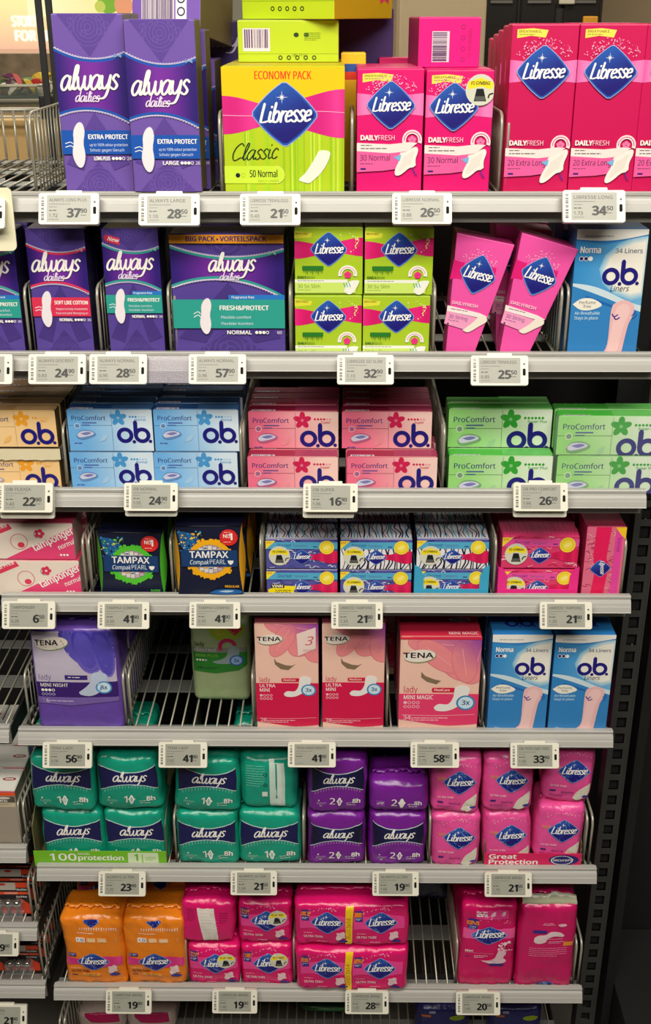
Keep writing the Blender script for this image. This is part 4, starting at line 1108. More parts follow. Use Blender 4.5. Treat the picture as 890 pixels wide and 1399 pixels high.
def back_art(s):
    s.micro('lettering', (246, 170, 205), 42, 32, 24, 2.2); s.stroke('lettering', (250, 200, 220), [(40, 36), (62, 36)], .8, sm=False)
    s.ell('pad_picture', (240, 190, 206), 76, 37, 8, 3.5)
    s.rrect('front_print', (50, 44, 130), 22, 48, 48, 55, 2.5)
    s.poly('pad_picture', (234, 206, 210), [(26, 66), (34, 60), (46, 58), (54, 52), (68, 52), (80, 60), (76, 64), (62, 62), (50, 68), (46, 76), (34, 80), (26, 76)], True)
    s.micro('lettering', (246, 170, 205), 52, 68, 34, 2, 1); s.micro('lettering', (246, 170, 205), 52, 74, 30, 2, 2)
    s.rrect('sticker', (238, 150, 50), 80, 76, 98, 86, 1)
    s.micro('lettering', (246, 150, 190), 18, 90, 70, 2, 5, gap=2.4, seed=3)
    s.diamond(54, s.H-6, 34, word=False, hk=.5); s.micro('lettering', WHT, 44, s.H-7, 20, 2)

# ------------------------------------------------------------------ making and placing
def geo(xl, xr, yt, row=None, Y=.012, zb=None, yb=None):
    if zb is None: zb = SURF[row] if row else W((xl+xr)/2, yb, Y).z
    zt = W((xl+xr)/2, yt, Y).z
    ybp = yb or W_y(row); ym = (yt+ybp)/2
    a = W(xl, ym, Y); b = W(xr, ym, Y)
    return (a.x+b.x)/2, b.x-a.x, zb, zt-zb
def finish(root, label, cat, group, loc, rot=(0, 0, 0), sc=(1, 1, 1)):
    root.location = loc; root.rotation_euler = [R(a) for a in rot]; root.scale = sc
    return tag(root, label, cat, group)
def mk_carton(nm, fn, w_, h_, d_, front, side=None, top=None, **kw):
    root = carton(nm, w_, h_, d_, front, side, top, **kw)
    a = Art(w_, h_); a.tearcard = False; fn(a)
    emit_art(a, root, flatF(w_, h_), M_INK)
    return root
def mk_pouch(nm, fn, w_, h_, d_, front, **kw):
    root, F = pouch(nm, w_, h_, d_, front, **kw)
    a = Art(w_, h_); a.clip = True; a.tearcard = False; fn(a)
    for part in a.parts:   # keep print off the rolled edges
        V, T_, C = a.parts[part]; a.parts[part] = ([(.03+u*.94, .03+v*.94, h) for u, v, h in V], T_, C)
    emit_art(a, root, F, M_FINK, L=.0045)
    return root
def again(src, label, loc, rot=(0, 0, 0), sc=(1, 1, 1), group=None):
    c = copy_tree(src); c.location = loc; c.rotation_euler = [R(a) for a in rot]; c.scale = sc
    c['label'] = label
    if group: c['group'] = group
    return c
CAT = 'carton'
NUM = ['front', 'second', 'third', 'fourth', 'fifth', 'sixth', 'seventh']
def barcode(s, x0, y0, x1, y1, horiz=False):
    s.rect('bar_code', (226, 216, 222), x0, y0, x1, y1); rn = random.Random(5)
    p = (y0 if horiz else x0)+1.5; e = (y1 if horiz else x1)-1.5
    n0 = s.n
    while p < e:
        q = rn.choice((.5, .8, 1.4)); q = min(q, e-p)
        if horiz: s.rect('bar_code', (90, 60, 110), x0+1, p, x1-4, p+q)
        else: s.rect('bar_code', (90, 60, 110), p, y0+1, p+q, y1-3)
        p += q+rn.choice((.5, .7, 1.2))
    s.n = n0+1

# ======================= row 1
PUR = (112, 84, 168); OLV = (104, 96, 50)
BLU = (24, 84, 176)
def large_art(nm, cnt):
    return lambda s: always_art(s, BLU, (47, 62, 53), (153, 186), 132, s.H, 'EXTRA PROTECT', ['up to 100% odour protection', 'Schutz gegen Geruch'], 6.2, nm, cnt, base=PUR)
x, w_, z, h_ = geo(176, 271, 27, 1, -.004, zb=LIP[1]+.0008)
r = mk_carton('liner_carton', large_art('LARGE', '26'), w_, h_, .052, PUR, OLV, PUR)
AG = 'tall purple liner cartons'
LARGE = finish(r, 'tall purple liner carton marked LARGE, overhanging the top rail', CAT, AG, (x, -.004, z), (0, 0, 0))
x1, w1, z1, h1 = geo(81, 180, 19, 1, .014)
w1 = w_*1.02
r = mk_carton('liner_carton', large_art('LONG PLUS', '24'), w1, h1, .052, PUR, OLV, PUR)
finish(r, 'tall purple liner carton marked LONG PLUS beside the wire basket', CAT, AG, (W(81, 150, .014).x+w1/2, .014, z1))
for k in range(1):
    again(LARGE, 'tall purple liner carton, %s one behind the overhanging carton' % ['first', 'second', 'third'][k], (x+.004, .056+k*.054, SURF[1]), sc=(1, 1, .97))
    again(r, 'tall purple liner carton, %s one behind the LONG PLUS carton' % ['first', 'second', 'third'][k], (W(81, 150, .014).x+w1/2+.001*k, .068+k*.054, SURF[1]))
for k in range(2): again(LARGE, 'purple liner carton under the tilted one with the bar code, %s from the front' % ['first', 'second'][k], (x+.006, .13+k*.054, SURF[1]), sc=(1, 1, .78))
# tilted carton lying on top, bar code to the front
def tilt_art(s):
    barcode(s, 14, 6, 62, s.H-4); s.rrect('front_print', WHT, 64, 6, 80, s.H-4, 1)
    for k in range(5): s.ring('front_print', (60, 40, 90), 72, 16+k*16, 4, 6, n=14)
a = W(228, 46, .125)
r = mk_carton('liner_carton', tilt_art, .088, .095, .11, (120, 84, 176), (112, 102, 66), PUR)
finish(r, 'purple carton with a large bar code lying tilted on top of the tall purple cartons', CAT, AG, (a.x-.001, .125, a.z), (-9, 0, -15))
# dark one behind at the right
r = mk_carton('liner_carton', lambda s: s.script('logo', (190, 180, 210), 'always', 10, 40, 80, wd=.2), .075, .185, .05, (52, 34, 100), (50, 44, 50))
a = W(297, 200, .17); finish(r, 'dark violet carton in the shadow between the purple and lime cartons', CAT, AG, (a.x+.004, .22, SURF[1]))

# economy
LIMEC = (184, 208, 30)
x, w_, z, h_ = geo(305, 471, 91, 1)
r = mk_carton('liner_carton', economy, w_, h_, .10, LIMEC, (200, 160, 30), (214, 190, 20), bev=.0012)
EG = 'lime and yellow economy cartons'
ECO = finish(r, 'large lime, yellow and pink economy pack carton standing at the rail', CAT, EG, (x, .012, z))
again(ECO, 'second economy pack carton hidden behind the one at the rail', (x, .118, z), group=EG)
ztop = z+h_+.0012
def lie_art(s):
    s.rect('front_print', (150, 176, 24), 0, 78 if s.H > 60 else s.H-8, 100, 78.6 if s.H > 60 else s.H-7.4); s.H = s.h/s.k
    barcode(s, 5, 7, 32, 28)
    for k in range(2): s.ell('front_print', (30, 60, 20), 58+k*10, 13, 2.6, 2.2, n=10)
    s.micro('front_print', (110, 140, 20), 66, 11, 16, 1, 5); s.text('front_print', (80, 110, 20), 'LBL 10 5 1', 54, 32.5, 2.4, bold=0)
    for k in range(5): s.ring('front_print', (40, 60, 20), 42+k*8.4, s.H-4.2, 1.2, 2.2, n=10)
x, w_, z_, h_ = geo(325, 463, 28, None, .105, zb=ztop, yb=80)
r = mk_carton('liner_carton', lie_art, w_, h_, .12, LIMEC, (196, 160, 40), LIMEC)
finish(r, 'lime carton lying flat with a bar code, resting on the economy packs', CAT, EG, (x, .105, ztop))
za = ztop+h_+.001
def lie2(s):
    barcode(s, 62, -20, 80, 2)
    for k in range(5): s.ring('front_print', (40, 60, 20), 34+k*8, s.H-9, 1.2, 2.2, n=10)
    s.rect('front_print', (150, 176, 24), 0, s.H-16, 100, s.H-15.6)
yaw = 27
a = W(457, 24, .085)
root = mk_carton('liner_carton', lie2, .125, .052, .16, (190, 212, 30), (214, 176, 24), LIMEC)
# its right-hand side carries the printed front
sA = Art(.16, .052); sA.tearcard = False
sA.diamond(86, 2, 30, word=True); sA.poly('front_print', (232, 60, 110), [(76, 14), (96, 14), (92, 22), (86, 19), (78, 22)]); sA.micro('front_print', (244, 220, 120), 40, 6, 14, 2, 3)
for o in emit_art(sA, root, lambda u, v, hh: (.0625+hh, u*.16, v*.052), M_INK):
    pass
cz, sz = math.cos(R(-yaw)), math.sin(R(-yaw))
finish(root, 'yellow and lime carton turned sideways on top of the lying lime carton', CAT, EG, (a.x-.0625*cz, .085+.0625*-sz+.0, za+.0005), (0, 0, -yaw))
# dark purple carton lying behind
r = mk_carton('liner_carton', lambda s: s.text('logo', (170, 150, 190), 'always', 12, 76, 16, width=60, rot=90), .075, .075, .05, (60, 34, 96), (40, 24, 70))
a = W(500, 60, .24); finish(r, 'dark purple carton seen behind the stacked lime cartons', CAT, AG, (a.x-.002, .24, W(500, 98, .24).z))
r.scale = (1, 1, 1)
# magenta normals
MG = 'magenta liner cartons on the top shelf'
MAG = (226, 12, 112); MAGD = (206, 12, 86)
NH = dict(dia=(51, 51, 73), yl=102)
x, w_, z, h_ = geo(488, 578, 94, 1)
N1 = mk_carton('liner_carton', lambda s: lib_long(s, '30 Normal', s.H, (51, 51, 73), 102, padlen=52), w_, h_, .042, MAG, MAG, (206, 20, 104))
finish(N1, 'shorter magenta carton marked 30 Normal without a round sticker', CAT, MG, (x, .012, z))
x2, w2, z2, h2 = geo(581, 672, 96, 1)
N2 = mk_carton('liner_carton', lambda s: lib_long(s, '30 Normal', s.H, (42, 51, 73), 102, sticker=True, padlen=52), w2, h2, .042, MAG, MAG, (206, 20, 104))
finish(N2, 'shorter magenta carton with a round gym bag sticker over its logo', CAT, MG, (x2, .012, z2))
for k in range(2):
    again(N1, 'shorter magenta carton, %s behind the unstickered one' % ['first', 'second'][k], (x, .056+k*.044, z))
    again(N2, 'shorter magenta carton, %s behind the stickered one' % ['first', 'second'][k], (x2, .056+k*.044, z))
def pk(s): barcode(s, 22, 20, 50, 66, True); s.n += 1; [s.ring('front_print', (170, 20, 110), 72, 14+k*16, 2.5, 4, n=10) for k in range(5)]; s.text('front_print', (190, 30, 110), '30 NORMAL', 86, 60, 6, rot=-90)
x3, w3, z3, h3 = geo(572, 657, 24, None, .062, zb=z+h2+.001, yb=88)
r = mk_carton('liner_carton', pk, w3, h3, .11, (236, 14, 130), (150, 20, 90), (236, 14, 130))
finish(r, 'pink carton with a bar code lying on top of the shorter magenta cartons', CAT, MG, (x3, .062, z3), (0, 0, 3))
x4, w4, z4, h4 = geo(530, 580, 80, None, .20, zb=SURF[1], yb=200)
r = mk_carton('liner_carton', lambda s: s.rect('front_print', (200, 20, 90), 0, 0, 100, 4), .07, h4, .05, (214, 20, 100)); finish(r, 'dim pink carton top seen behind the shorter magenta cartons', CAT, MG, (x4, .20, SURF[1]))
# a small yellow-blue-red carton between
r = mk_carton('liner_carton', lambda s: (s.rect('front_print', (40, 80, 150), 0, 40, 100, 70), s.rect('front_print', (214, 60, 30), 0, 70, 100, 100)), .03, .15, .03, (236, 190, 30)); a = W(480, 130, .08)
finish(r, 'narrow yellow, blue and red carton edge between the economy pack and the magenta cartons', CAT, EG, (a.x+.003, .125, SURF[1]))
# extra longs
XG = 'tall crimson liner cartons'
x, w_, z, h_ = geo(694, 784, 33, 1)
XL = mk_carton('liner_carton', lambda s: lib_long(s, '20 Extra Long', s.H, (50, 66, 80), 172, padlen=62), w_, h_, .036, MAGD, MAGD, (210, 30, 90), bev=.0012)
finish(XL, 'leftmost tall crimson carton marked 20 Extra Long in the front row', CAT, XG, (x, .012, z))
xm = geo(786, 874, 33, 1)[0]; xr_ = geo(876, 964, 33, 1)[0]
XL2 = again(XL, 'middle tall crimson carton marked 20 Extra Long in the front row', (xm, .012, z))
XL3 = again(XL, 'tall crimson carton cut off by the right edge of the picture', (xr_, .012, z))
for k in range(4):
    again(XL, 'tall crimson carton, %s behind the leftmost one' % NUM[k+1].replace('second', 'first').replace('third', 'second').replace('fourth', 'third').replace('fifth', 'fourth'), (x-.0008*k, .0505+k*.0385, z-.003*(k+1)+.003), sc=(1, 1, 1-.012*(k+1)))
for k in range(2):
    again(XL2, 'tall crimson carton, %s behind the middle one' % ['first', 'second'][k], (xm, .0505+k*.0385, z))

# ======================= row 2
def small_always(nm, w_, h_, title, sub, acc, tab=None, line=None, ytag=None):
    r_ = mk_carton('liner_carton', lambda s: always_art(s, acc, (28, 43, 34), (115, 148), 98, s.H, title, sub, 6.2, 'NORMAL', '30', base=(86, 66, 150), dark=(70, 52, 128), tab=tab, accent_line=line), w_, h_, .05, (86, 66, 150), (30, 20, 60), (64, 48, 110))  # darker than the top-shelf purple: shelf shade is put into these colours
    return r_
AG2 = 'violet liner cartons on the second shelf'
TEAL = (46, 160, 146); RED = (222, 50, 84)
x, w_, z, h_ = geo(42.5, 122, 313, 2)
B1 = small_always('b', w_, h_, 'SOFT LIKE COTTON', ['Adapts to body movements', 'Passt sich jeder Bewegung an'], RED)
finish(B1, 'violet liner carton with a red band reading soft like cotton', CAT, AG2, (x, .012, z))
x5, w5, z5, h5 = geo(144.5, 221, 313, 2)
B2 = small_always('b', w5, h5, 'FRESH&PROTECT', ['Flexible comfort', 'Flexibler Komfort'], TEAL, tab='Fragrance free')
sN = Art(w5, h5)
sN.poly('new_tag', (206, 50, 84), [(3, 15), (8, 9), (32, 15), (31, 28), (8, 22)]); sN.text('new_tag', WHT, 'New', 10, 19, 7, shear=.3, rot=12)
for k in sN.parts: sN.parts[k] = ([(u, v, h+.0004) for u, v, h in sN.parts[k][0]], sN.parts[k][1], sN.parts[k][2])
emit_art(sN, B2, flatF(w5, h5), M_INK)
finish(B2, 'violet liner carton with a teal band and a red New tag', CAT, AG2, (x5, .012, z5))
x6, w6, z6, h6 = geo(-53, 26, 316, 2)
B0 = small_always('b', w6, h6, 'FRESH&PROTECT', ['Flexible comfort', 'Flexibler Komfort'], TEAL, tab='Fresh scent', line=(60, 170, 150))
finish(B0, 'violet liner carton with teal band cut off by the left edge', CAT, AG2, (x6, .012, z6))
again(B0, 'second violet carton with teal band behind the one at the left edge', (x6+.004, .066, z6))
again(B1, 'second violet carton with red band behind the first', (x, .066, z)); again(B2, 'second violet carton with teal band behind the one with the New tag', (x5-.012, .066, z5), (0, 0, 3))
again(B1, 'third violet carton with red band behind the second', (x, .12, z)); again(B2, 'third violet carton with teal band behind the second', (x5-.012, .12, z5), (0, 0, 3))
x7, w7, z7, h7 = geo(235.5, 389, 320, 2)
B3 = mk_carton('liner_carton', lambda s: always_art(s, TEAL, (12, 22, 15), (57, 83), 47, s.H, 'FRESH&PROTECT', ['Flexible comfort', 'Flexibler Komfort'], 4.0, 'NORMAL', '60', base=(86, 66, 150), dark=(70, 52, 128), u=.6, tab='Fragrance free', xs=(33, 74), pad=(29, 32, 11), tx=42, tape='BIG PACK   VORTEILSPACK'), w7, h7, .06, (86, 66, 150), (36, 24, 70), (64, 48, 110))  # same darkened violet, with the shelf's shade in the colour
finish(B3, 'wide violet big pack carton with an orange strip along its top', CAT, AG2, (x7, .012, z7))
again(B3, 'second wide violet big pack carton behind the first', (x7, .076, z7))
# lime
LG = 'lime liner cartons on the second shelf'
x, w_, z, h_ = geo(403, 495, 404, 2, yb=481); hh = W(450, 311, .012).z-W(450, 402.5, .012).z
h_ = hh
LM = mk_carton('liner_carton', lime, w_-.0008, h_, .07, (172, 202, 40), (150, 186, 40), (160, 190, 50))
xr2 = geo(495.5, 588, 404, 2)[0]
zt_ = z+h_+.0012
finish(LM, 'lime liner carton at the bottom left of its block of four', CAT, LG, (x, .012, z))
again(LM, 'lime liner carton at the bottom right of its block of four', (xr2, .012, z))
again(LM, 'lime liner carton at the top left of its block of four', (x+.0005, .014, zt_)); again(LM, 'lime liner carton at the top right of its block of four', (xr2+.0015, .012, zt_))
for k in range(1, 3):
    for nm, xx, zz in (('bottom left', x, z), ('bottom right', xr2, z), ('top left', x, zt_), ('top right', xr2, zt_)):
        again(LM, 'lime liner carton hidden %s row behind the %s one' % (['', 'one', 'two'][k], nm), (xx, .012+.073*k, zz))
# tapered pink
SG = 'tapered pink liner cartons'
PK = (240, 84, 168)
wS = W(704, 330, .02).x-W(624.7, 330, .02).x
def taper(lx, lab, Y, yaw=0, rot=0):
    pass
p = [W(624.7, 318, .02), W(703.8, 334.8, .02), W(646.7, 478.6, .02), W(609, 478.6, .02)]
x0 = min(q.x for q in p); wS = p[1].x-p[0].x; hS = p[0].z-p[3].z+.006
tilt = 10
c_, s_ = math.cos(R(tilt)), math.sin(R(tilt))
bx, bz = p[3].x, SURF[2]
loc = [((q.x-bx)*c_-(q.z-bz)*s_, (q.x-bx)*s_+(q.z-bz)*c_) for q in (p[0], p[1], Vector((p[2].x, 0, bz)), Vector((bx, 0, bz)))]
zmin = min(q[1] for q in loc); xl_ = min(q[0] for q in loc)
ol = [(q[0]-xl_, q[1]-zmin) for q in (loc[3], loc[2], loc[1], loc[0])]
wT = max(q[0] for q in ol); hT = max(q[1] for q in ol)
ST = carton('liner_carton', wT, hT, .045, PK, (214, 60, 140), (200, 50, 130), outline=ol, lid=False, bev=.0009)
aS = Art(wT, hT); string_art(aS)
for k in list(aS.parts): aS.parts[k] = ([(u*.78+.05 if False else u, v, h) for u, v, h in aS.parts[k][0]], aS.parts[k][1], aS.parts[k][2])
emit_art(aS, ST, lambda u, v, hh: (u*wT*.86+.05*wT, -hh, v*hT), M_INK)
def seat(root, xpx, Y, zs, tiltd, lab, yaw=0):
    """stand a leaning carton on the shelf so its lowest corner touches"""
    a_ = R(tiltd); zz = min(-q[0]*math.sin(a_)*-1*-1+q[1]*math.cos(a_) for q in ol)
    xpx -= ol[0][0]*math.cos(a_)+ol[0][1]*math.sin(a_)
    root.location = (xpx, Y, zs-zz); root.rotation_euler = (0, a_, R(yaw)); tag(root, lab, CAT, SG)
seat(ST, p[3].x-.0, .02, SURF[2], tilt, 'left tapered pink carton leaning to the right')
c2 = copy_tree(ST); seat(c2, W(682, 478.6, .014).x, .014, SURF[2], tilt+4, 'right tapered pink carton leaning against the divider', -2)
c3 = copy_tree(ST); seat(c3, W(690, 478.6, .075).x-.012, .075, SURF[2], 4, 'third tapered pink carton standing behind the right one')
c3 = copy_tree(ST); seat(c3, W(690, 478.6, .075).x-.008, .13, SURF[2], 4, 'fourth tapered pink carton at the back of its lane')
# blue liners
OG = 'blue and white liner cartons'
OB = (52, 134, 200)
x, w_, z, h_ = geo(782.5, 878.5, 313, 2, yb=479)
OL = mk_carton('liner_carton', liners, w_, h_, .06, OB, (60, 120, 180), (30, 110, 180), bev=.001)
finish(OL, 'blue and white liner carton on the second shelf at the right end', CAT, OG, (x, .012, z))
again(OL, 'second blue and white liner carton behind the one on the second shelf', (x-.004, .076, z))

# ======================= row 3
def tampon(c0, c1, fl, lab, ndr, side, top, d=.023, w_=.111, h_=.053):
    r_ = mk_carton('tampon_carton', lambda s: procomfort(s, c0, c1, fl, lab, ndr, s.H), w_, h_, d, lerp(c0, c1, .5), side, top)
    t_ = Art(w_, d); barcode(t_, 4, 16, 30, 44); t_.rect('top_print', lerp(top, (255, 255, 255), .15), 52, 0, 100, 100); t_.micro('top_print', lerp(top, (255, 255, 255), .4), 60, 24, 30, 3, 2)
    emit_art(t_, r_, lambda u, v, hh: ((u-.5)*w_, v*d*.96+.001, h_+.0008+hh), M_INK)
    return r_
def block(proto, name, cols, z0, hh, dd, rows, group, tops=2, jit=None, Y=.012, back=()):
    """cols: list of (description, x lower, x upper)"""
    first = True
    rn = random.Random(len(name))
    for j in range(rows):
        for ci, (desc, xl_, xu) in enumerate(cols):
            for lv, xx in ((0, xl_), (1, xu)):
                lab = '%s, %s of the %s stack, %s row' % (name, 'lower' if lv == 0 else 'upper', desc, NUM[j])
                jx = rn.uniform(-.0015, .0015) if j else 0
                loc_ = (xx+jx, Y+j*(dd+.0022)+(dd+.003 if lv == 1 and desc in back else 0), z0+lv*(hh+.0021))
                if first: proto.location = loc_; tag(proto, lab, CAT, group); first = False
                else: again(proto, lab, loc_, (0, 0, rn.uniform(-.6, .6) if j else 0))
def span(xl, xr, y=600, Y=.012):
    a = W(xl, y, Y); b = W(xr, y, Y); return (a.x+b.x)/2, b.x-a.x
hq = W(300, 568, .012).z-W(300, 624, .012).z
BT = tampon((110, 176, 232), (214, 230, 242), (70, 150, 210), 'Normal', 3, (50, 96, 160), (20, 64, 120), w_=span(94, 210)[1]-.001, h_=hq)
block(BT, 'light blue tampon carton', [('left', span(98, 211, 650)[0], span(94, 210.5)[0]), ('right', span(212, 325, 650)[0], span(212.5, 326)[0])], SURF[3], hq, .023, 6, 'light blue tampon cartons')
hq2 = (W(300, 561, .039).z-SURF[3]-.0035)/2
RT = tampon((236, 110, 140), (246, 206, 196), (206, 30, 80), 'Super', 4, (196, 30, 70), (150, 20, 60), w_=span(338.5, 464)[1]-.001, h_=hq2, d=.024)
zr = SURF[3]
block(RT, 'pink and red tampon carton', [('left', span(337.5, 463, 640)[0], span(338.5, 464, 590, .039)[0]), ('right', span(473, 599, 640)[0], span(466.5, 591, 590, .039)[0])], zr, hq2, .024, 4, 'pink and red tampon cartons', back=('left', 'right'))
hq3 = (W(680, 558, .039).z-SURF[3]-.0035)/2
GT = tampon((150, 214, 120), (222, 236, 214), (50, 160, 50), 'Super Plus', 6, (60, 150, 60), (70, 176, 60), w_=span(611, 755)[1]-.001, h_=hq3, d=.024)
block(GT, 'green tampon carton', [('left', span(612.5, 756, 640)[0], span(611, 755, 590, .039)[0]), ('right', span(758.5, 903, 640)[0]+.0012, span(759.5, 904)[0]+.0012)], SURF[3], hq3, .024, 2, 'green tampon cartons', back=('left',))
V = []; F_ = []; nu, nv = 40, 30
xa, xb_ = span(758, 904)[0]-span(758, 904)[1]/2-.001, span(758, 904)[0]+span(758, 904)[1]/2+.001
for i in range(nu+1):
    for j in range(nv+1):
        x_ = xa+(xb_-xa)*i/nu; z_ = SURF[3]+.001+(2*hq3+.003)*j/nv
        rd = 1-abs(noise.noise(Vector((x_*38+z_*22, 3, z_*30-x_*20)))*2.2)
        V.append((x_, .0098-max(0, rd-.5)*.0028-.0008*noise.noise(Vector((x_*60, 1, z_*60))), z_))
        if i and j: o = len(V)-1; F_.append((o-nv-2, o-nv-1, o, o-1))
me = bpy.data.meshes.new('film'); me.from_pydata(V, [], F_); me.shade_smooth()
fw = link('shrink_wrap', me, None, mat('clear_film', (235, 245, 235), rough=.06, alpha=.07, coat=1)); tag(fw, 'glossy creased clear film over the right stack of green tampon cartons', 'film')
hq4 = W(20, 557, .014).z-W(20, 606, .014).z
YT = tampon((244, 206, 150), (240, 200, 140), (238, 160, 40), 'Mini', 2, (120, 96, 60), (150, 110, 60), w_=span(-38, 78)[1], h_=hq4, d=.023)
zy = SURF[3]+.012
xx = span(-38, 78)[0]
YG = 'yellow tampon cartons'
n = 0
for j in range(6):
    for lv in (0, 1):
        lab = 'yellow tampon carton, %s, %s row' % (['lower under the torn tray', 'upper in the torn tray'][lv], NUM[j])
        l_ = (xx-.001*(1-lv)+.001*j, .014+j*.0255, SURF[3]+.0005+lv*(hq4+.0135))
        if n == 0: YT.location = l_; tag(YT, lab, CAT, YG)
        else: again(YT, lab, l_)
        n += 1
# torn white tray strip of the upper yellow cartons
zs = SURF[3]+hq4+.0018
def torn(xa, xb, y, z0, z1, lab, col, thick=.0012, amp=.003, seed=1, cat='tray', nm='cardboard_tray', depth=None, side=(90, 80, 60)):
    rn = random.Random(seed); V = []; F_ = []; n = 22
    for i in range(n+1):
        x_ = xa+(xb-xa)*i/n; e = z0+(noise.noise(Vector((i*.55, seed, 0)))+.2*rn.random())*amp
        V += [(x_, y, e), (x_, y, z1), (x_, y+thick, z1), (x_, y+thick, e)]
        if i:
            o = 4*i
            for k in range(4): F_.append((o-4+k, o-4+(k+1) % 4, o+(k+1) % 4, o+k))
    F_ += [(0, 1, 2, 3), (4*n+3, 4*n+2, 4*n+1, 4*n)]
    me = colmesh(V, F_, [col]*len(V)); r_ = empty(nm); link('front_flap', me, r_, M_CARD)
    return tag(r_, lab, cat)
t = torn(xx-.055, span(-38, 79)[0]+.0565, .0105, zs-.005, zs+.010, 'cream cardboard tray with a torn edge under the upper yellow cartons', (226, 214, 180))
link('base', boxmesh(xx-.055, xx+.056, .013, .27, zs+.0082, zs+.0094), t, mat('raw_card', (120, 104, 80), rough=.8))
bm = bmesh.new(); pr = [(.0125, 0), (.27, 0), (.27, .07), (.07, .062), (.03, .03), (.0125, .014)]
e = link('side_flap', prism_x([(y_, zz-.0) for y_, zz in pr], 0, .0012), t, mat('dark_card', (76, 76, 76), rough=.8)); e.location = (xx+.0585, 0, zs-.004); bm.free()

# ======================= row 4
x, w_ = span(-20, 101, 750); ht = W(50, 724, .014).z-W(50, 772, .014).z
TP = mk_carton('tampon_carton', tamponger, w_, ht, .055, (238, 222, 208), (206, 160, 160), (206, 120, 130))
t_ = Art(w_, .055); t_.poly('top_print', (214, 60, 100), [(40, 50), (90, 0), (100, 0), (100, 50)]); t_.rrect('top_print', (206, 50, 70), 10, 6, 44, 16, 2)
emit_art(t_, TP, lambda u, v, hh: ((u-.5)*w_, v*.053+.001, ht+.0008+hh), M_INK)
TG = 'white and pink tampon cartons'
finish(TP, 'white and pink tampon carton, lower of the pair at the left of the fourth shelf', CAT, TG, (x+.004, .014, SURF[4]+.004))
again(TP, 'white and pink tampon carton, upper of the pair at the left of the fourth shelf', (x, .016, SURF[4]+.004+ht+.0021))
for j in range(1, 4):
    for lv in (0, 1): again(TP, 'white and pink tampon carton, %s, %s row' % (['lower', 'upper'][lv], NUM[j]), (x+.0065*j, .014+j*.058, SURF[4]+.004+lv*(ht+.0021)))
# dark packs with coloured side lenses
def tampax_pack(w_, h_, d_, cc, sub):
    NV = (20, 26, 52); n = 10
    R_ = [(w_/2*(1-.10*math.sin(math.pi*i/n)), h_*i/n) for i in range(n+1)]
    ol_ = R_+[(-a, b) for a, b in R_[::-1]]
    root = carton('tampon_pack', w_, h_, d_, NV, (30, 34, 60), (16, 20, 44), outline=ol_, lid=False, bev=.0007)
    for sg in (-1, 1):
        V = []; F_ = []
        for i in range(n+1):
            t_ = i/n; zz = h_*(.04+.92*t_); inn = w_/2*(1-.10*math.sin(math.pi*(.04+.92*t_))); lens = math.sin(math.pi*t_)
            V += [(sg*(inn-.0003), .0006, zz), (sg*(inn+.0078*lens+.0002), .010*lens+.0012, zz), (sg*(inn-.001), d_*.6, zz)]
            if i: o = 3*i; F_ += [(o-3, o-2, o+1, o), (o-2, o-1, o+2, o+1)]
        link('side_panel', colmesh(V, F_, [cc]*len(V), True), root, M_CARD)
    a_ = Art(w_, h_); tampax(a_, cc, sub)
    emit_art(a_, root, flatF(w_, h_), M_INK)
    # crumpled lid edge
    link('lid_edge', tubemesh([(-w_/2+.001, .0004, h_-.0005), (-w_*.2, -.0006, h_+.0006), (w_*.1, .0002, h_+.0001), (w_/2-.001, -.0004, h_+.0007)], .0008), root, M_CARD)
    root.children[-1].data.color_attributes.new('Col', 'FLOAT_COLOR', 'POINT').data.foreach_set('color', [.02, .025, .07, 1]*len(root.children[-1].data.vertices))
    return root
TXG = 'dark tampon packs with round windows'
x, w_, z, h_ = geo(134.5, 222, 728, 4, .016)
r = tampax_pack(w_, h_, .06, (84, 196, 50), 'SUPER'); finish(r, 'navy tampon pack with green side panels and green ring', 'pack', TXG, (x, .016, z), (0, 1, 0))
again(r, 'navy tampon pack with green ring, behind the front one', (x+.002, .082, z))
x, w_, z, h_ = geo(241.5, 331.5, 718, 4, .002, zb=LIP[4]+.0008)
r = tampax_pack(w_, h_, .06, (246, 176, 24), 'REGULAR'); finish(r, 'navy tampon pack with yellow side panels and yellow ring', 'pack', TXG, (x, -.001, z), (0, 0, 0))
again(r, 'navy tampon pack with yellow ring, behind the front one', (x+.004, .078, SURF[4])); again(r, 'navy tampon pack with yellow ring, last in its lane', (x+.004, .142, SURF[4]))
# patterned cartons
hd = W(500, 735, .014).z-W(500, 775, .014).z
wd_ = span(363, 462, 750)[1]
def dcart(mode, zeb, yel, sd):
    base = (84, 84, 160) if mode == 'blue' else (222, 60, 110)
    r_ = mk_carton('tampon_carton', lambda s: discreet(s, mode, s.H, sd, zeb, yel), wd_-.0008, hd, .052, base, (50, 50, 100) if mode == 'blue' else (190, 30, 90), (186, 184, 190) if mode == 'blue' else (214, 40, 110))  # blue mode's pale top is greyed to stand in for shelf shade
    t_ = Art(wd_, .052); rn = random.Random(sd)
    for k in range(24):
        n0 = t_.n
        if mode == 'blue': t_.stroke('top_print', (30, 34, 70) if k % 4 else (60, 150, 180), [(k*4.4, 0), (k*4.4+4*math.sin(k), 16), (k*4.4+rn.uniform(-4, 6), 34), (k*4.4+2, 50)], rn.uniform(1.2, 2.2))
        else: t_.stroke('top_print', (190, 20, 80), [(k*4.4, 0), (k*4.4+4*math.sin(k), 25), (k*4.4+2, 50)], 1.4)
        t_.n = n0+.08*_J()
    emit_art(t_, r_, lambda u, v, hh: ((u-.5)*wd_, v*.050+.001, hd+.0008+hh), M_INK)
    return r_
DG = 'patterned tampon cartons'
DA, DB, DC = dcart('blue', False, False, 1), dcart('blue', True, False, 2), dcart('blue', False, True, 3)
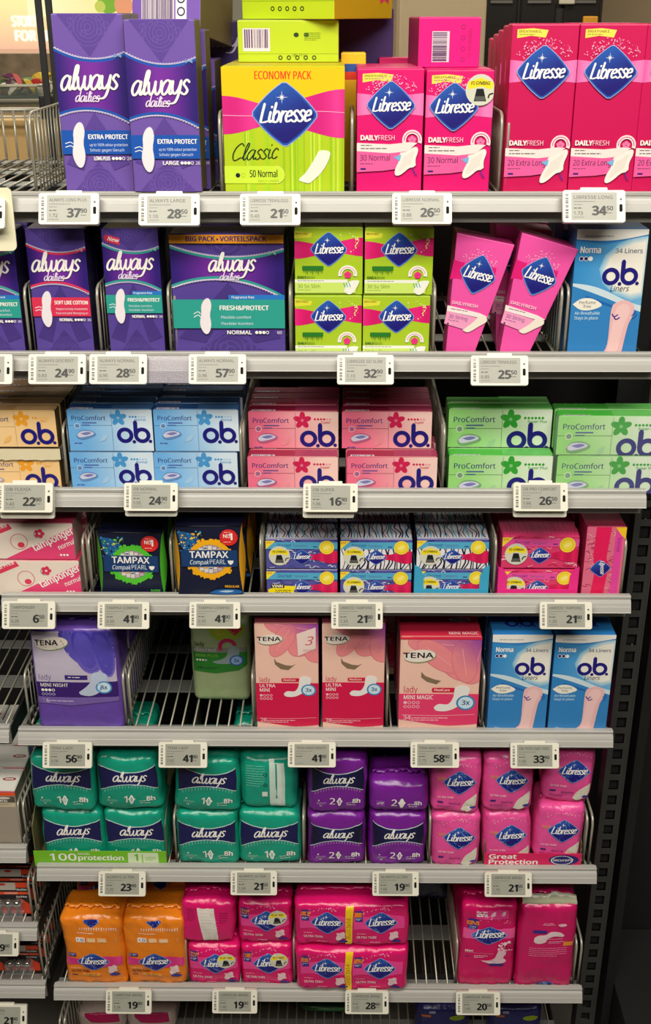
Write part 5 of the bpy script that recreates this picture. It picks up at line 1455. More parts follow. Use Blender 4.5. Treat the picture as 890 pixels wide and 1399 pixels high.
x1, x2, x3 = span(362.5, 462, 750)[0], span(464.5, 564.5, 750)[0], span(569.5, 669.5, 750)[0]
zl, zu = SURF[4]+.0005, SURF[4]+.0005+hd+.0022
finish(DA, 'blue patterned tampon carton, upper left of its block of six', CAT, DG, (x1, .014, zu))
finish(DB, 'zebra striped tampon carton, upper middle of its block of six', CAT, DG, (x2, .014, zu))
finish(DC, 'blue patterned tampon carton with a yellow sticker reading VINN', CAT, DG, (x1, .014, zl))
again(DA, 'blue patterned tampon carton, lower middle of its block of six', (x2, .014, zl))
again(DB, 'zebra striped tampon carton in the blue tray, upper one', (x3, .016, zu)); again(DA, 'blue patterned tampon carton in the blue tray, lower one', (x3, .016, zl))
for j in range(1, 3):
    for nm, xx_ in (('left', x1), ('middle', x2), ('right', x3)):
        for lv, zz in (('lower', zl), ('upper', zu)):
            again(DB if nm != 'left' else DA, 'patterned tampon carton, %s %s, row %s behind the front' % (lv, nm, ['', 'one', 'two'][j]), (xx_, .016+j*.0555, zz))
def tray4(xa, xb, Y, col, lab, hz, z0):
    r_ = empty('display_tray', (xa, Y, z0)); tag(r_, lab, 'tray'); m_ = mat('tray_'+str(col), col, rough=.5)
    w2_ = xb-xa; fw = .0125
    for nm, sg in (('left', 0), ('right', 1)):
        pts = [(0, 0), (fw*.75, 0), (fw, hz*.2), (fw*.95, hz*.72), (fw*.5, hz*.95), (0, hz)]
        if sg: pts = [(w2_-a, b) for a, b in pts]
        bm_ = bmesh.new(); f = [bm_.verts.new((a, 0, b)) for a, b in pts]; g_ = [bm_.verts.new((a, .0008, b)) for a, b in pts]
        bm_.faces.new(f); bm_.faces.new(g_[::-1])
        for i in range(len(f)): bm_.faces.new((f[i], g_[i], g_[(i+1) % len(f)], f[(i+1) % len(f)]))
        bmesh.ops.recalc_face_normals(bm_, faces=bm_.faces[:])
        link('corner_flap', bm_mesh(bm_), r_, m_)
        link('side_wall', boxmesh(w2_*sg-.0004, w2_*sg+.0004, .001, .17, 0, hz*.95), r_, m_)
    link('front_lip', boxmesh(0, w2_, -.0001, .0007, 0, .0165), r_, m_)
    link('base', boxmesh(0, w2_, .001, .17, -.0004, .0002), r_, m_)
    return r_
tray4(x3-wd_/2-.0018, x3+wd_/2+.0018, .0128, (60, 166, 206), 'blue display tray holding patterned tampon cartons', .052, SURF[4])
DP = dcart('pink', False, False, 5)
x4_ = span(685, 794, 750); sc4 = (x4_[1]-.003)/wd_
finish(DP, 'pink patterned tampon carton in the pink tray, upper one', CAT, DG, (x4_[0], .016, zu), sc=(sc4, 1, 1.1))
again(DP, 'pink patterned tampon carton in the pink tray, lower one', (x4_[0], .016, zl-.0002), sc=(sc4, 1, 1)); DP.location.z = zu+.0005
for j in (1, 2):
    again(DP, 'pink patterned tampon carton, upper, row %s behind the front' % ['', 'one', 'two'][j], (x4_[0], .016+j*.056, zu), sc=(sc4, 1, 1.05)); again(DP, 'pink patterned tampon carton, lower, row %s behind the front' % ['', 'one', 'two'][j], (x4_[0], .016+j*.056, zl), sc=(sc4, 1, 1))
tray4(x4_[0]-x4_[1]/2-.001, x4_[0]+x4_[1]/2+.001, .0128, (240, 44, 140), 'pink display tray holding pink tampon cartons', .05, SURF[4])
# upright pink one
x, w_, z, h_ = geo(797.5, 853, 720, 4, .014)
w_ *= .96
def upright(s):
    H = s.H; rn = random.Random(7)
    for k in range(70):
        n0 = s.n; xx_ = rn.uniform(0, 70); y = rn.uniform(0, H); s.stroke('pattern_print', rn.choice([(196, 40, 90), (240, 190, 180), (180, 30, 90)]), [(xx_, y), (xx_+6, y+rn.uniform(-8, 8)), (xx_+12, y+rn.uniform(-6, 10))], 1.6, sm=False); s.n = n0+.08*_J()
    s.n += 1
    edge = lambda x_, y_: 0
    s.poly('front_print', (232, 26, 90), [(24, 0), (62, 0), (56, H*.4), (62, H*.6), (56, H), (22, H), (30, H*.6), (22, H*.4)])
    s.rect('front_print', (232, 70, 160), 74, 10, 92, H)
    s.text('front_print', (90, 30, 130), 'Discreet', 80, 30, 9, width=40, rot=90, bold=0)
    s.poly('front_print', (246, 200, 40), [(72, 0), (100, 0), (100, 34), (88, 22)]); s.ell('sticker', (246, 210, 50), 76, H-2, 22, 14); s.ell('sticker', (246, 180, 60), 76, H, 14, 9)
    s.diamond(43, H*.56, 52, word=False, rot=-6); s.text('logo', WHT, 'Libresse', 41, H*.46, 11, width=38, rot=84, shear=.3, bold=.02)
r = mk_carton('tampon_carton', upright, w_, h_, .1, (226, 110, 140), (190, 40, 90), (150, 20, 60))
finish(r, 'pink tampon carton standing upright at the right end of the fourth shelf', CAT, DG, (x, .014, z))
again(r, 'pink upright tampon carton behind the front one at the right end', (x, .118, z))

# ======================= row 5
PG = 'large packs on the fifth shelf'
x, w_, z, h_ = geo(45, 165, 858, 5, .0068)
NI = mk_pouch('incontinence_pack', lambda s: tena(s, 'night'), w_-.002, h_, .075, (104, 72, 168), r=.008, bulge=.003, wr=.0012, seed=1)
finish(NI, 'purple mini night pack standing at the left of the fifth shelf', 'pack', PG, (x, .0068, z), (0, 0, 0))
again(NI, 'purple mini night pack behind the front one', (x+.002, .096, z)); again(NI, 'purple mini night pack, third in its lane', (x+.002, .178, z))
Yd = .082
a = W(269, 958, Yd); b = W(343, 958, Yd); h_ = W(305, 838, Yd+.02).z-a.z
DI = mk_pouch('incontinence_pack', lambda s: tena(s, 'disc'), b.x-a.x+.004, h_, .06, (160, 178, 130), r=.009, bulge=.003, wr=.0012, seed=2)
finish(DI, 'pale green mini plus pack standing back on the bare wires', 'pack', PG, ((a.x+b.x)/2-.002, Yd, SURF[5]+.0005), (0, 0, 0))
x, w_, z, h_ = geo(349, 436, 852, 5, .0068)
def ultra_t(s): s.tearcard = True; tena(s, 'ultra')
PALE = (242, 196, 178)
E3 = mk_carton('incontinence_carton', ultra_t, w_-.001, h_, .06, PALE, (190, 120, 120), (150, 60, 80), bev=.001)
finish(E3, 'pale pink petal carton with a small white tear card at its top right', CAT, PG, (x, .0068, z))
x8, w8, z8, h8 = geo(440, 526, 852, 5, .0068)
E4 = mk_carton('incontinence_carton', lambda s: tena(s, 'ultra'), w8-.001, h8, .06, PALE, (190, 120, 120), (150, 60, 80), bev=.001)
finish(E4, 'pale pink petal carton without a tear card', CAT, PG, (x8, .0068, z8))
again(E4, 'pale pink petal carton behind the one with the tear card', (x, .078, z)); again(E4, 'pale pink petal carton behind the one without a tear card', (x8, .078, z8))
x, w_, z, h_ = geo(545.5, 656, 870, 5, .0068)
def magic(s): 
    tena(s, 'magic'); s.rect('front_print', (226, 40, 70), 0, 0, 100, 3.2)
E5 = mk_carton('incontinence_carton', magic, w_-.001, h_, .07, PALE, (214, 120, 130), (206, 40, 70), bev=.001)
finish(E5, 'wide pink mini magic carton with purple petals', CAT, PG, (x, .0068, z))
t_ = Art(w_, .07); t_.text('top_print', (240, 200, 200), 'MINI MAGIC', 60, 58, 7, width=36); t_.ell('top_print', (224, 200, 196), 76, 20, 14, 6)
t_.text('top_print', (30, 30, 30), 'TENA', 66, 22.5, 6, bold=.02)
emit_art(t_, E5, lambda u, v, hh: ((u-.5)*w_, v*.068+.001, h_+.0008+hh), M_INK)
again(E5, 'wide pink mini magic carton behind the front one', (x, .088, z))
a = W(541, 900, .09); again(E4, 'dim pale petal carton in the shadow left of the mini magic carton', (a.x+.018, .16, SURF[5]))
x, w_, z, h_ = geo(669.5, 751, 867, 5, .0068); xb = geo(753.5, 836.5, 867, 5, .0068)[0]
def bl_top(root, w_, h_):
    t_ = Art(w_, .06); t_.ob(50, 36, 48); emit_art(t_, root, lambda u, v, hh: ((u-.5)*w_, v*.058+.001, h_+.0008+hh), M_INK)
OL5 = mk_carton('liner_carton', liners, w_-.0008, h_, .06, OB, (60, 120, 180), (40, 124, 196), bev=.001); bl_top(OL5, w_, h_)
finish(OL5, 'blue and white liner carton, left one of the pair on the fifth shelf', CAT, OG, (x, .0068, z))
again(OL5, 'blue and white liner carton, right one of the pair on the fifth shelf', (xb, .0068, z))
again(OL5, 'blue and white liner carton behind the left one of the pair', (x, .078, z)); again(OL5, 'blue and white liner carton behind the right one of the pair', (xb, .078, z))

# ======================= row 6
def softat(root, lab, grp, xl, xr, yb, Y, zb=None, ym=None, rot=0, lean=0, row=6, dz=0, yaw=0, src=None):
    z_ = SURF[row]+.0006 if zb is None else zb
    Y -= .006
    xx_ = (W(xl, ym or yb-30, Y).x+W(xr, ym or yb-30, Y).x)/2
    if src is None: return finish(root, lab, 'soft pack', grp, (xx_, Y, z_), (lean, rot, yaw))
    return again(root, lab, (xx_, Y, z_), (lean, rot, yaw), group=grp)
TE = (20, 156, 128); UG = 'teal soft packs'
wu = W(218, 1090, .016).x-W(133, 1090, .016).x; 
zl = SURF[6]+.001
hu = W(180, 1048, .016).z-W(180, 1121, .016).z
mku = lambda ten, acc, seed, fn=ultra, w=wu, h=hu, d=.075, fr=None, dark=(24, 26, 80): mk_pouch('soft_pack', lambda s: fn(s, ten, acc, dark), w, h, d, fr or acc, r=.0095, bulge=.004, wr=.0028, seed=seed)
U1, U2, U3 = mku('1', TE, 3), mku('1', TE, 7), mku('1', TE, 12)
zup = zl+hu+.0045
softat(U1, 'teal soft pack, upper left in the lime tray', UG, 43, 127, 1120, .014, zb=zup, rot=2.5)
softat(U2, 'teal soft pack, upper right in the lime tray', UG, 134, 221, 1120, .016, zb=zup)
softat(U3, 'teal soft pack, lower left in the lime tray', UG, 58, 143, 1180, .020, zb=zl, ym=1150)
softat(U2, 'teal soft pack, lower right in the lime tray', UG, 144, 227, 1180, .020, zb=zl, ym=1150, src=1)
for j in (1, 2):
    dy = .08*j
    for nm, xl, xr, u_ in (('left', 50, 134, U3), ('right', 139, 222, U1)):
        for lv, zz in (('lower', zl), ('upper', zup-.001)):
            if j == 2 and lv == 'upper': continue
            softat(u_, 'teal soft pack in the lime tray, %s %s, row %s behind the front' % (lv, nm, ['', 'one', 'two'][j]), UG, xl, xr, 1150, .016+dy, zb=zz, ym=1150, src=1, rot=(1 if lv == 'upper' else 0))
            o = COL.objects[-1]
# lime tray
xa, xb_ = W(49, 1178, .012).x, W(229, 1178, .012).x
t = empty('display_tray', (xa, .0, SURF[6])); tag(t, 'lime cardboard display tray around four teal packs, reading 100 protection', 'tray')
M_LT = mat('lime_card', (120, 190, 36), rough=.5); M_BR = mat('brown_card', (116, 108, 70), rough=.7)
wt = xb_-xa; ht = W(140, 1160, .012).z-SURF[6]
link('front_lip', boxmesh(0, wt, .0068, .0078, 0, ht), t, M_LT)
for nm, xx_ in (('l', 0), ('r', wt-.001)):
    o = link('side_wall', prism_x([(.0135, 0), (.30, 0), (.30, .10), (.05, .092), (.0145, .07)], 0, .0012), t, M_BR); o.location.x = xx_
link('base', boxmesh(0, wt, .013, .30, -.0006, 0), t, M_BR)
a_ = Art(wt, ht)
a_.text('lettering', WHT, '100', 12, 8.6, 6.4, bold=.02, width=20); a_.text('lettering', WHT, 'protection', 33.5, 8.2, 4.4, bold=.025, width=34); a_.text('lettering', WHT, 'Reliable', 33.5, 3.2, 1.8)
a_.rrect('front_print', (214, 230, 190), 71, 1, 94, a_.H+4, 1.2); a_.text('lettering', (110, 180, 40), '1', 76, 8.6, 6.4, bold=.03); a_.rect('front_print', (120, 190, 36), 81.5, 2.4, 82.2, a_.H); a_.micro('lettering', (140, 190, 90), 84, 5, 8, .8, 3)
a_.micro('lettering', (190, 226, 140), 2, a_.H-3, 9, 1, 1)
emit_art(a_, t, lambda u, v, hh: (u*wt, .0068-hh, v*ht), M_INK)

G2N = 'teal soft packs right of the lime tray'
softat(U2, 'teal soft pack, upper left of the four beside the lime tray', G2N, 238, 325, 1120, .014, zb=zup-.001, src=1, rot=3.5, ym=1093)
softat(U1, 'teal soft pack, lower left of the four beside the lime tray', G2N, 243, 325, 1180, .016, zb=zl, ym=1155, src=1)
softat(U3, 'teal soft pack, lower right of the four beside the lime tray', G2N, 327, 410, 1180, .017, zb=zl, ym=1155, src=1)
def backside(s, c):
    H = s.H
    s.rect('front_print', (206, 226, 214), 52, 2, 62, H-3); s.rect('front_print', (206, 226, 214), 62, 10, 80, H-3); s.rect('front_print', c, 63, 12, 66, H*.8); s.rect('front_print', (226, 236, 226), 66, 14, 74, H*.84)
    s.micro('lettering', (150, 220, 200), 8, 16, 36, 1.6, 9, gap=3.4)
    for y in (H*.3, H*.5): s.ring('lettering', (12, 70, 70), 44, y, 2.4, 3.8, n=12)
    s.rect('lettering', (220, 230, 220), 38, H*.64, 48, H*.74)
U4 = mk_pouch('soft_pack', lambda s: backside(s, TE), wu*.9, hu*.98, .075, TE, r=.012, bulge=.005, wr=.0024, seed=21)
softat(U4, 'teal soft pack showing its back with a white strip', G2N, 332, 404, 1116, .022, zb=zup-.001, ym=1088)
for j in (1, 2):
    for nm, xl, xr, u_ in (('left', 242, 322, U3), ('right', 326, 404, U2)):
        for lv, zz in (('lower', zl), ('upper', zup)):
            if lv == 'upper' and (j == 2 or nm == 'left'): continue
            softat(u_, 'teal soft pack beside the lime tray, %s %s, row %s behind the front' % (lv, nm, ['', 'one', 'two'][j]), G2N, xl, xr, 1150, .018+.08*j, zb=zz, ym=1150, src=1)
# purple
PU = (122, 34, 150); UP = 'purple soft packs'
wp = W(499, 1090, .016).x-W(422, 1090, .016).x
P1 = mku('2', PU, 31, w=wp, dark=(18, 16, 56)); P2 = mku('2', PU, 35, w=wp, dark=(18, 16, 56))
softat(P1, 'purple soft pack, upper of the left stack', UP, 423, 499, 1116, .014, zb=zup, ym=1088)
softat(P2, 'purple soft pack, lower of the left stack', UP, 421, 499, 1180, .016, zb=zl, ym=1150)
softat(P1, 'purple soft pack, lower of the right stack', UP, 504, 583, 1180, .016, zb=zl, ym=1150, src=1)
hs = W(545, 1087, .014).z-W(545, 1126, .014).z
def short2(s):
    H = s.H; yb = H*.75
    s.text('lettering', WHT, '2', 46, yb, 15, bold=.01, align='r'); s.wingpad(55, yb-6, 22, 11, col=WHT); s.text('lettering', WHT, '8h', 78, yb-1.5, 9, bold=.015); s.text('lettering', WHT, 'up to', 66, yb-2, 3.4); s.micro('lettering', WHT, 68, yb+1.2, 22, 1.8); s.rrect('front_print', (140, 60, 164), 8, yb-12, 24, yb+2, 1); s.micro('lettering', WHT, 10, yb-8, 12, 1.6, 3)
P3 = mk_pouch('soft_pack', short2, wp*1.02, hs, .075, PU, r=.011, bulge=.004, wr=.002, seed=40)
softat(P3, 'purple soft pack lying flat on top of the right stack', UP, 506, 584, 1127, .014, zb=zup+.001, ym=1107)
for j in (1, 2):
    for nm, xl, xr, u_ in (('left', 424, 499, P2), ('right', 506, 582, P1)):
        for lv, zz in (('lower', zl), ('upper', zup)):
            if lv == 'upper' and nm == 'right': continue
            softat(u_, 'purple soft pack, %s %s, row %s behind the front' % (lv, nm, ['', 'one', 'two'][j]), UP, xl, xr, 1150, .018+.08*j, zb=zz, ym=1150, src=1)
# pink
LP = (238, 84, 160); UL = 'pink soft packs on the sixth shelf'
wl = W(655, 1090, .016).x-W(591, 1090, .016).x; hl = W(620, 1052, .016).z-W(620, 1126, .016).z
def mkl(seed): return mk_pouch('soft_pack', lambda s: lib_soft(s, s.H, 'pink'), wl, hl, .07, LP, r=.0095, bulge=.004, wr=.003, seed=seed)
L1, L2, L3 = mkl(51), mkl(56), mkl(63)
zlu = zl+hl+.0045
softat(L1, 'pink soft pack, upper of the stack left of the magenta tray', UL, 590, 655, 1126, .014, zb=zlu-.002, ym=1088, rot=1)
softat(L2, 'pink soft pack, lower of the stack left of the magenta tray', UL, 592, 655, 1180, .014, zb=zl, ym=1152)
softat(L2, 'pink soft pack, upper left in the magenta tray', UL, 661, 728, 1122, .016, zb=zlu, ym=1088, src=1)
softat(L3, 'pink soft pack, lower left in the magenta tray', UL, 662, 728, 1180, .020, zb=zl, ym=1152, rot=-2)
softat(L1, 'pink soft pack, lower right in the magenta tray, in front of the bracket', UL, 731, 797, 1165, .018, zb=zl+.011, ym=1135, src=1, rot=2)
softat(L3, 'pink soft pack, upper right, tilted and close under the fifth shelf', UL, 742, 808, 1106, .026, zb=zl+.011+hl+.004, ym=1070, src=1, rot=4)
for j in (1, 2):
    for nm, xl, xr, u_ in (('left', 594, 655, L3), ('middle', 664, 727, L1), ('right', 733, 795, L2)):
        for lv, zz in (('lower', zl), ('upper', zlu)):
            softat(u_, 'pink soft pack, %s %s, row %s behind the front' % (lv, nm, ['', 'one', 'two'][j]), UL, xl, xr, 1150, .020+.076*j, zb=zz+(.008 if nm == 'right' else 0), ym=1150, src=1)
xa, xb_ = W(661, 1178, .012).x, W(793, 1178, .012).x; wt = xb_-xa; ht = W(727, 1163, .012).z-SURF[6]
t = empty('display_tray', (xa, 0, SURF[6])); tag(t, 'magenta cardboard display tray reading Great Protection', 'tray')
M_MT = mat('magenta_card', (222, 30, 96), rough=.5)
link('front_lip', boxmesh(0, wt, .0066, .0076, 0, ht), t, M_MT)
for xx_ in (0, wt-.001):
    o = link('side_wall', prism_x([(.0125, 0), (.26, 0), (.26, .07), (.05, .062), (.0135, .042)], 0, .001), t, M_BR); o.location.x = xx_
link('base', boxmesh(0, wt, .012, .26, -.0006, 0), t, M_BR)
a_ = Art(wt, ht)
a_.text('lettering', WHT, 'Great', 5, 6.6, 5.6, width=28, bold=.035); a_.text('lettering', WHT, 'Protection', 5, 13.5, 5.6, width=50, bold=.035)
a_.ell('logo', (36, 30, 110), 82, 8, 15.5, 6.6); a_.ring('logo', WHT, 80, 8.4, 10.4, 11.4, sy=.5); a_.text('logo', WHT, 'SecureFit', 70, 9.6, 3.2, width=22, shear=.3, bold=.01)
emit_art(a_, t, lambda u, v, hh: (u*wt, .0066-hh, v*ht), M_INK)

# ======================= row 7
OR = (240, 134, 30); OGR = 'orange soft packs'
x, w_, z, h_ = geo(87, 169, 1246, 7, .0075)
O1 = mk_pouch('soft_pack', orange_art, w_-.001, (h_-.003)*.93, .07, OR, r=.009, bulge=.004, wr=.003, seed=70)
O2 = mk_pouch('soft_pack', orange_art, w_-.001, (h_-.003)*.93, .07, OR, r=.009, bulge=.004, wr=.003, seed=77)
finish(O1, 'orange soft pack, left one standing at the bottom rail', 'soft pack', OGR, (x, .0075, z+.0006))
x2 = geo(174, 248, 1244, 7, .0075)[0]
finish(O2, 'orange soft pack, right one standing at the bottom rail', 'soft pack', OGR, (x2+.001, .0075, z+.0006))
again(O2, 'orange soft pack lying above and behind the left one', (x+.006, .092, z+h_*.45)); 
again(O1, 'orange soft pack behind the left one, below', (x, .092+.074, z+.0006))
again(O1, 'orange soft pack behind the right one', (x2, .092, z+.0006)); again(O1, 'orange soft pack, third behind the right one', (x2, .168, z+.0006))
MGT = (226, 22, 110); MU = 'small magenta soft packs'
wm = W(398, 1315, .016).x-W(329, 1315, .016).x; hm = W(365, 1288, .016).z-W(365, 1342, .016).z
def magp(s):
    lib_soft(s, s.H, 'mag'); bag_sticker(s, 76, s.H*.32, 19)
def mkm(seed, w=wm): return mk_pouch('soft_pack', magp, w, hm-.002, .07, MGT, r=.008, bulge=.004, wr=.0028, seed=seed)
M1, M2 = mkm(81), mkm(86)
softat(M1, 'small magenta soft pack, lower right of its group of four', MU, 330, 399, 1341, .016, ym=1315, row=7)
softat(M2, 'small magenta soft pack, lower left of its group of four', MU, 257, 328, 1341, .016, ym=1315, row=7)
z7 = SURF[7]+hm+.0035
softat(M2, 'small magenta soft pack, upper right of its group of four', MU, 326, 398, 1288, .018, zb=z7, ym=1258, row=7, src=1)
def mback(s):
    H = s.H
    s.poly('front_print', (240, 232, 222), [(26, 12), (60, 10), (72, H-4), (40, H-2)]); 
    for k in range(7): s.stroke('front_print', (206, 196, 190), [(28+k*1.6, 16+k*8), (45+k*1.6, 14+k*8), (62+k*1.4, 17+k*8)], .7)
    s.micro('lettering', (120, 20, 80), 8, 14, 16, 1.8, 7, gap=2.6); s.micro('lettering', (110, 20, 80), 72, 20, 16, 2, 5, gap=3)
M3 = mk_pouch('soft_pack', mback, wm*1.04, hm-.002, .07, MGT, r=.008, bulge=.004, wr=.003, seed=90)
softat(M3, 'small magenta soft pack showing its back, tilted on the upper left', MU, 246, 320, 1286, .016, zb=z7+.0025, ym=1256, row=7, rot=3)
for j in (1, 2):
    for nm, xl, xr, u_ in (('left', 258, 325, M1), ('right', 328, 397, M2)):
        for lv, zz in (('lower', SURF[7]+.0006), ('upper', z7)):
            softat(u_, 'small magenta soft pack, %s %s, row %s behind the front' % (lv, nm, ['', 'one', 'two'][j]), MU, xl, xr, 1315, .018+.075*j, zb=zz, ym=1315, row=7, src=1)
# duo packs
wd2 = W(559, 1258, .0).x-W(404, 1258, .0).x; hd2 = W(480, 1296, -.006).z-W(480, 1350, -.006).z
def duo(s):
    H = s.H
    for ox in (0, 50):
        sub = Art(s.w/2, s.h); lib_soft(sub, sub.H, 'mag')
        for p_, (V, T_, C) in sub.parts.items():
            V0, T0, C0 = s.parts.setdefault(p_, ([], [], [])); o = len(V0)
            V0.extend(((u*.95+.025)/2+ox/100, v, h) for u, v, h in V); T0.extend(tuple(i+o for i in q) for q in T_); C0.extend(C)
    s.n = 38
    s.poly('duo_strip', (246, 206, 30), [(44, 0), (51, 0), (50, H*.5), (50.5, H), (45, H), (43.5, H*.5)])
    s.text('duo_strip', (206, 120, 20), 'DUO 2x14', 48.6, H*.82, 4.2, width=26, rot=-90, bold=.02)
D1 = mk_pouch('duo_pack', duo, wd2, hd2, .10, MGT, r=.008, bulge=.003, wr=.0026, seed=95)
D2 = mk_pouch('duo_pack', duo, wd2, hd2, .10, MGT, r=.008, bulge=.003, wr=.0026, seed=99)
DU = 'wide magenta duo packs'
zD = LIP[7]+.001
xc = (W(405, 1320, -.008).x+W(556, 1320, -.008).x)/2
finish(D1, 'wide magenta duo pack, lower one overhanging the bottom rail', 'soft pack', DU, (xc, -.009, zD))
finish(D2, 'wide magenta duo pack, upper one of the two', 'soft pack', DU, ((W(404, 1258, -.004).x+W(559, 1258, -.004).x)/2, -.004, zD+hd2+.0062))
again(D1, 'wide magenta duo pack in the shadow behind the upper one', (xc+.004, .105, SURF[7]+hd2+.006)); again(D2, 'wide magenta duo pack in the shadow behind the lower one', (xc+.003, .108, SURF[7]+.001))
# big night packs
x, w_, z, h_ = geo(629, 705, 1239, 7, .0075)
GN = 'large magenta night packs'
N1_ = mk_pouch('night_pack', night_art, w_-.001, h_, .08, (214, 18, 100), r=.009, bulge=.004, wr=.0026, seed=101)
finish(N1_, 'large magenta night pack showing its front with the blue diamond', 'soft pack', GN, (x, .0075, z+.0006))
x2, w2, z2, h2 = geo(708, 786, 1239, 7, .0075)
N2_ = mk_pouch('night_pack', back_art, w2-.001, h2, .08, (206, 24, 100), r=.009, bulge=.004, wr=.0028, seed=104)
# pale folded seam across the top
V = []; F_ = []; n = 26
for i in range(n+1):
    t_ = i/n; xx_ = (t_-.5)*w2*.94; e = .0007*math.sin(i*.9)+.0012*math.sin(i*.4+1)
    V += [(xx_, .006+e*.4, h2-.001), (xx_, .004+e, h2+.005+e*.5), (xx_*.99, .016+e, h2+.013+e)]
    if i: o = 3*i; F_ += [(o-3, o, o+1, o-2), (o-2, o+1, o+2, o-1)]
link('folded_seam', colmesh(V, F_, [(176, 176, 150)]*len(V), True), N2_, M_FILM)
finish(N2_, 'large magenta night pack showing its back with a pale folded seam', 'soft pack', GN, (x2, .0075, z2+.0006))
again(N1_, 'large magenta night pack behind the one with the blue diamond', (x, .104, z+.0006), sc=(1, 1, 1.04)); again(N1_, 'large magenta night pack behind the one with the pale seam', (x2, .104, z2+.0006), sc=(1, 1, 1.1))
# far back: dark navy pack at the end of the empty lane
NVY = mk_pouch('soft_pack', lambda s: [s.wingpad(20+k*22, 60, 18, 12, rot=60, col=(120, 120, 160)) for k in range(4)], .085, .10, .07, (24, 26, 64), r=.012, seed=120)
finish(NVY, 'dark navy soft pack at the back of the empty lane of the bottom rail', 'soft pack', 'dark navy soft packs', (W(592, 1240, .2).x, .20, SURF[7]+.0006))
again(NVY, 'purple soft pack coloured dark navy for shadow, behind the upper right purple stack', (W(545, 1060, .1).x, .10, zup+.0), sc=(.9, 1, .72))  # stands for a shaded purple pack; the shade is in the navy colour

# ======================= row 8, mostly below the frame
def low_art(s): s.diamond(50, 30, 50, word=False); s.micro('lettering', WHT, 16, 8, 40, 2, 2)
WP = mk_pouch('soft_pack', lambda s: (s.poly('front_print', (206, 30, 100), [(14, 4), (90, 0), (92, 60), (30, 60), (16, 26)]),), .10, .12, .07, (226, 206, 196), r=.012, seed=130)
for k, px in enumerate((138, 206)):
    r_ = WP if k == 0 else copy_tree(WP)
    Yq = .12
    finish(r_, 'dim white and pink soft pack under the bottom rail, %s of the two' % ['left', 'right'][k], 'soft pack', 'white and pink soft packs on the lowest shelf', (W(px, 1390, Yq).x, Yq, SURF[8]+.0006), sc=(.85, 1, (W(px, 1383, Yq).z-SURF[8])/.12))
VP_ = mk_pouch('soft_pack', lambda s: ([s.rect('front_print', (40, 44, 110) if k else (160, 160, 190), 22+k*16, 8, 35+k*16, 16) for k in range(3)], s.rect('front_print', (206, 110, 40), 6, 22, 26, 30), s.ell('front_print', (150, 170, 30), 80, 34, 16, 10)), .09, .12, .07, (44, 44, 110), r=.012, seed=133)
for k, px in enumerate((605, 705)):
    r_ = VP_ if k == 0 else copy_tree(VP_)
    Yq = .10
    finish(r_, 'dim navy soft pack under the bottom rail, %s of the two' % ['left', 'right'][k], 'soft pack', 'navy soft packs on the lowest shelf', (W(px, 1390, Yq).x, Yq, SURF[8]+.0006), sc=(1, 1, (W(px, 1377, Yq).z-SURF[8])/.12))
GP = mk_pouch('soft_pack', lambda s: s.ell('front_print', (60, 150, 60), 50, 30, 30, 14), .12, .12, .07, (24, 84, 40), r=.012, seed=137)
finish(GP, 'dim green soft pack deep under the bottom rail', 'soft pack', 'green soft packs on the lowest shelf', (W(455, 1390, .16).x, .16, SURF[8]+.0006), sc=(1, 1, (W(450, 1374, .16).z-SURF[8])/.12))

# ======================= left bay
LBX = -.0125
LZ = {'a': W(5, 992).z, 'b': W(20, 1157).z, 'c': W(30, 1264).z, 'd': W(40, 1343).z}
LN = {'a': 'empty grey wire shelf of the left bay beside the purple mini night pack', 'b': 'grey wire shelf of the left bay under the white boxes', 'c': 'grey wire shelf of the left bay under the upper orange blister cards', 'd': 'grey wire shelf of the left bay under the lower orange blister cards'}
for k in 'abcd':
    shelf(-.30, LBX, LZ[k], .004, LN[k], 'wire shelves of the left bay', nbands=4)
M_GRB = mat('grey_box_card', (168, 158, 142), rough=.6)
def lamp_art(s):
    s.rect('front_print', (226, 224, 216), 0, 0, 100, 4); s.rect('front_print', (206, 40, 90), 52, 0, 100, 3.6)
    s.rect('front_print', (236, 84, 30), 0, 4, 100, 12); s.rect('front_print', (90, 80, 72), 30, 14, 98, 30)
    s.ell('front_print', (210, 200, 190), 74, 18.5, 14, 3.5); s.text('front_print', WHT, '470 lm', 60, 28.5, 5, bold=.03)
    s.rect('front_print', (206, 190, 160), 34, 31, 98, 42); s.micro('front_print', (90, 80, 70), 60, 34, 30, 1.6, 2)
    s.micro('front_print', (120, 110, 100), 30, s.H-5, 60, 2)
hb = W(10, 1088, .0).z-LZ['b']+.004
LB = mk_carton('lamp_box', lamp_art, .068, hb, .055, (160, 150, 134), (120, 112, 100), (226, 222, 214))
t_ = Art(.068, .055); t_.ell('logo', (150, 30, 40), 78, 40, 15, 6); t_.ell('logo', (220, 210, 200), 78, 40, 10, 3.4); t_.poly('logo', (150, 30, 40), [(74, 42), (82, 38), (83, 39.5), (75, 43)])
emit_art(t_, LB, lambda u, v, hh: ((u-.5)*.068, v*.053+.001, hb+.0008+hh), M_INK)
xR = W(24, 1110, .012).x
n = 0
for j in range(4):
    for ci in range(2):
        l_ = (xR-.034-ci*.0695, .012+j*.0575, LZ['b']-.004)
        lab = 'white topped lamp box with an orange stripe, %s row, %s' % (NUM[j], ['nearest the divider', 'cut off by the left edge'][ci])
        if n == 0: finish(LB, lab, 'box', 'lamp boxes in the left bay', l_)
        else: again(LB, lab, l_)
        n += 1
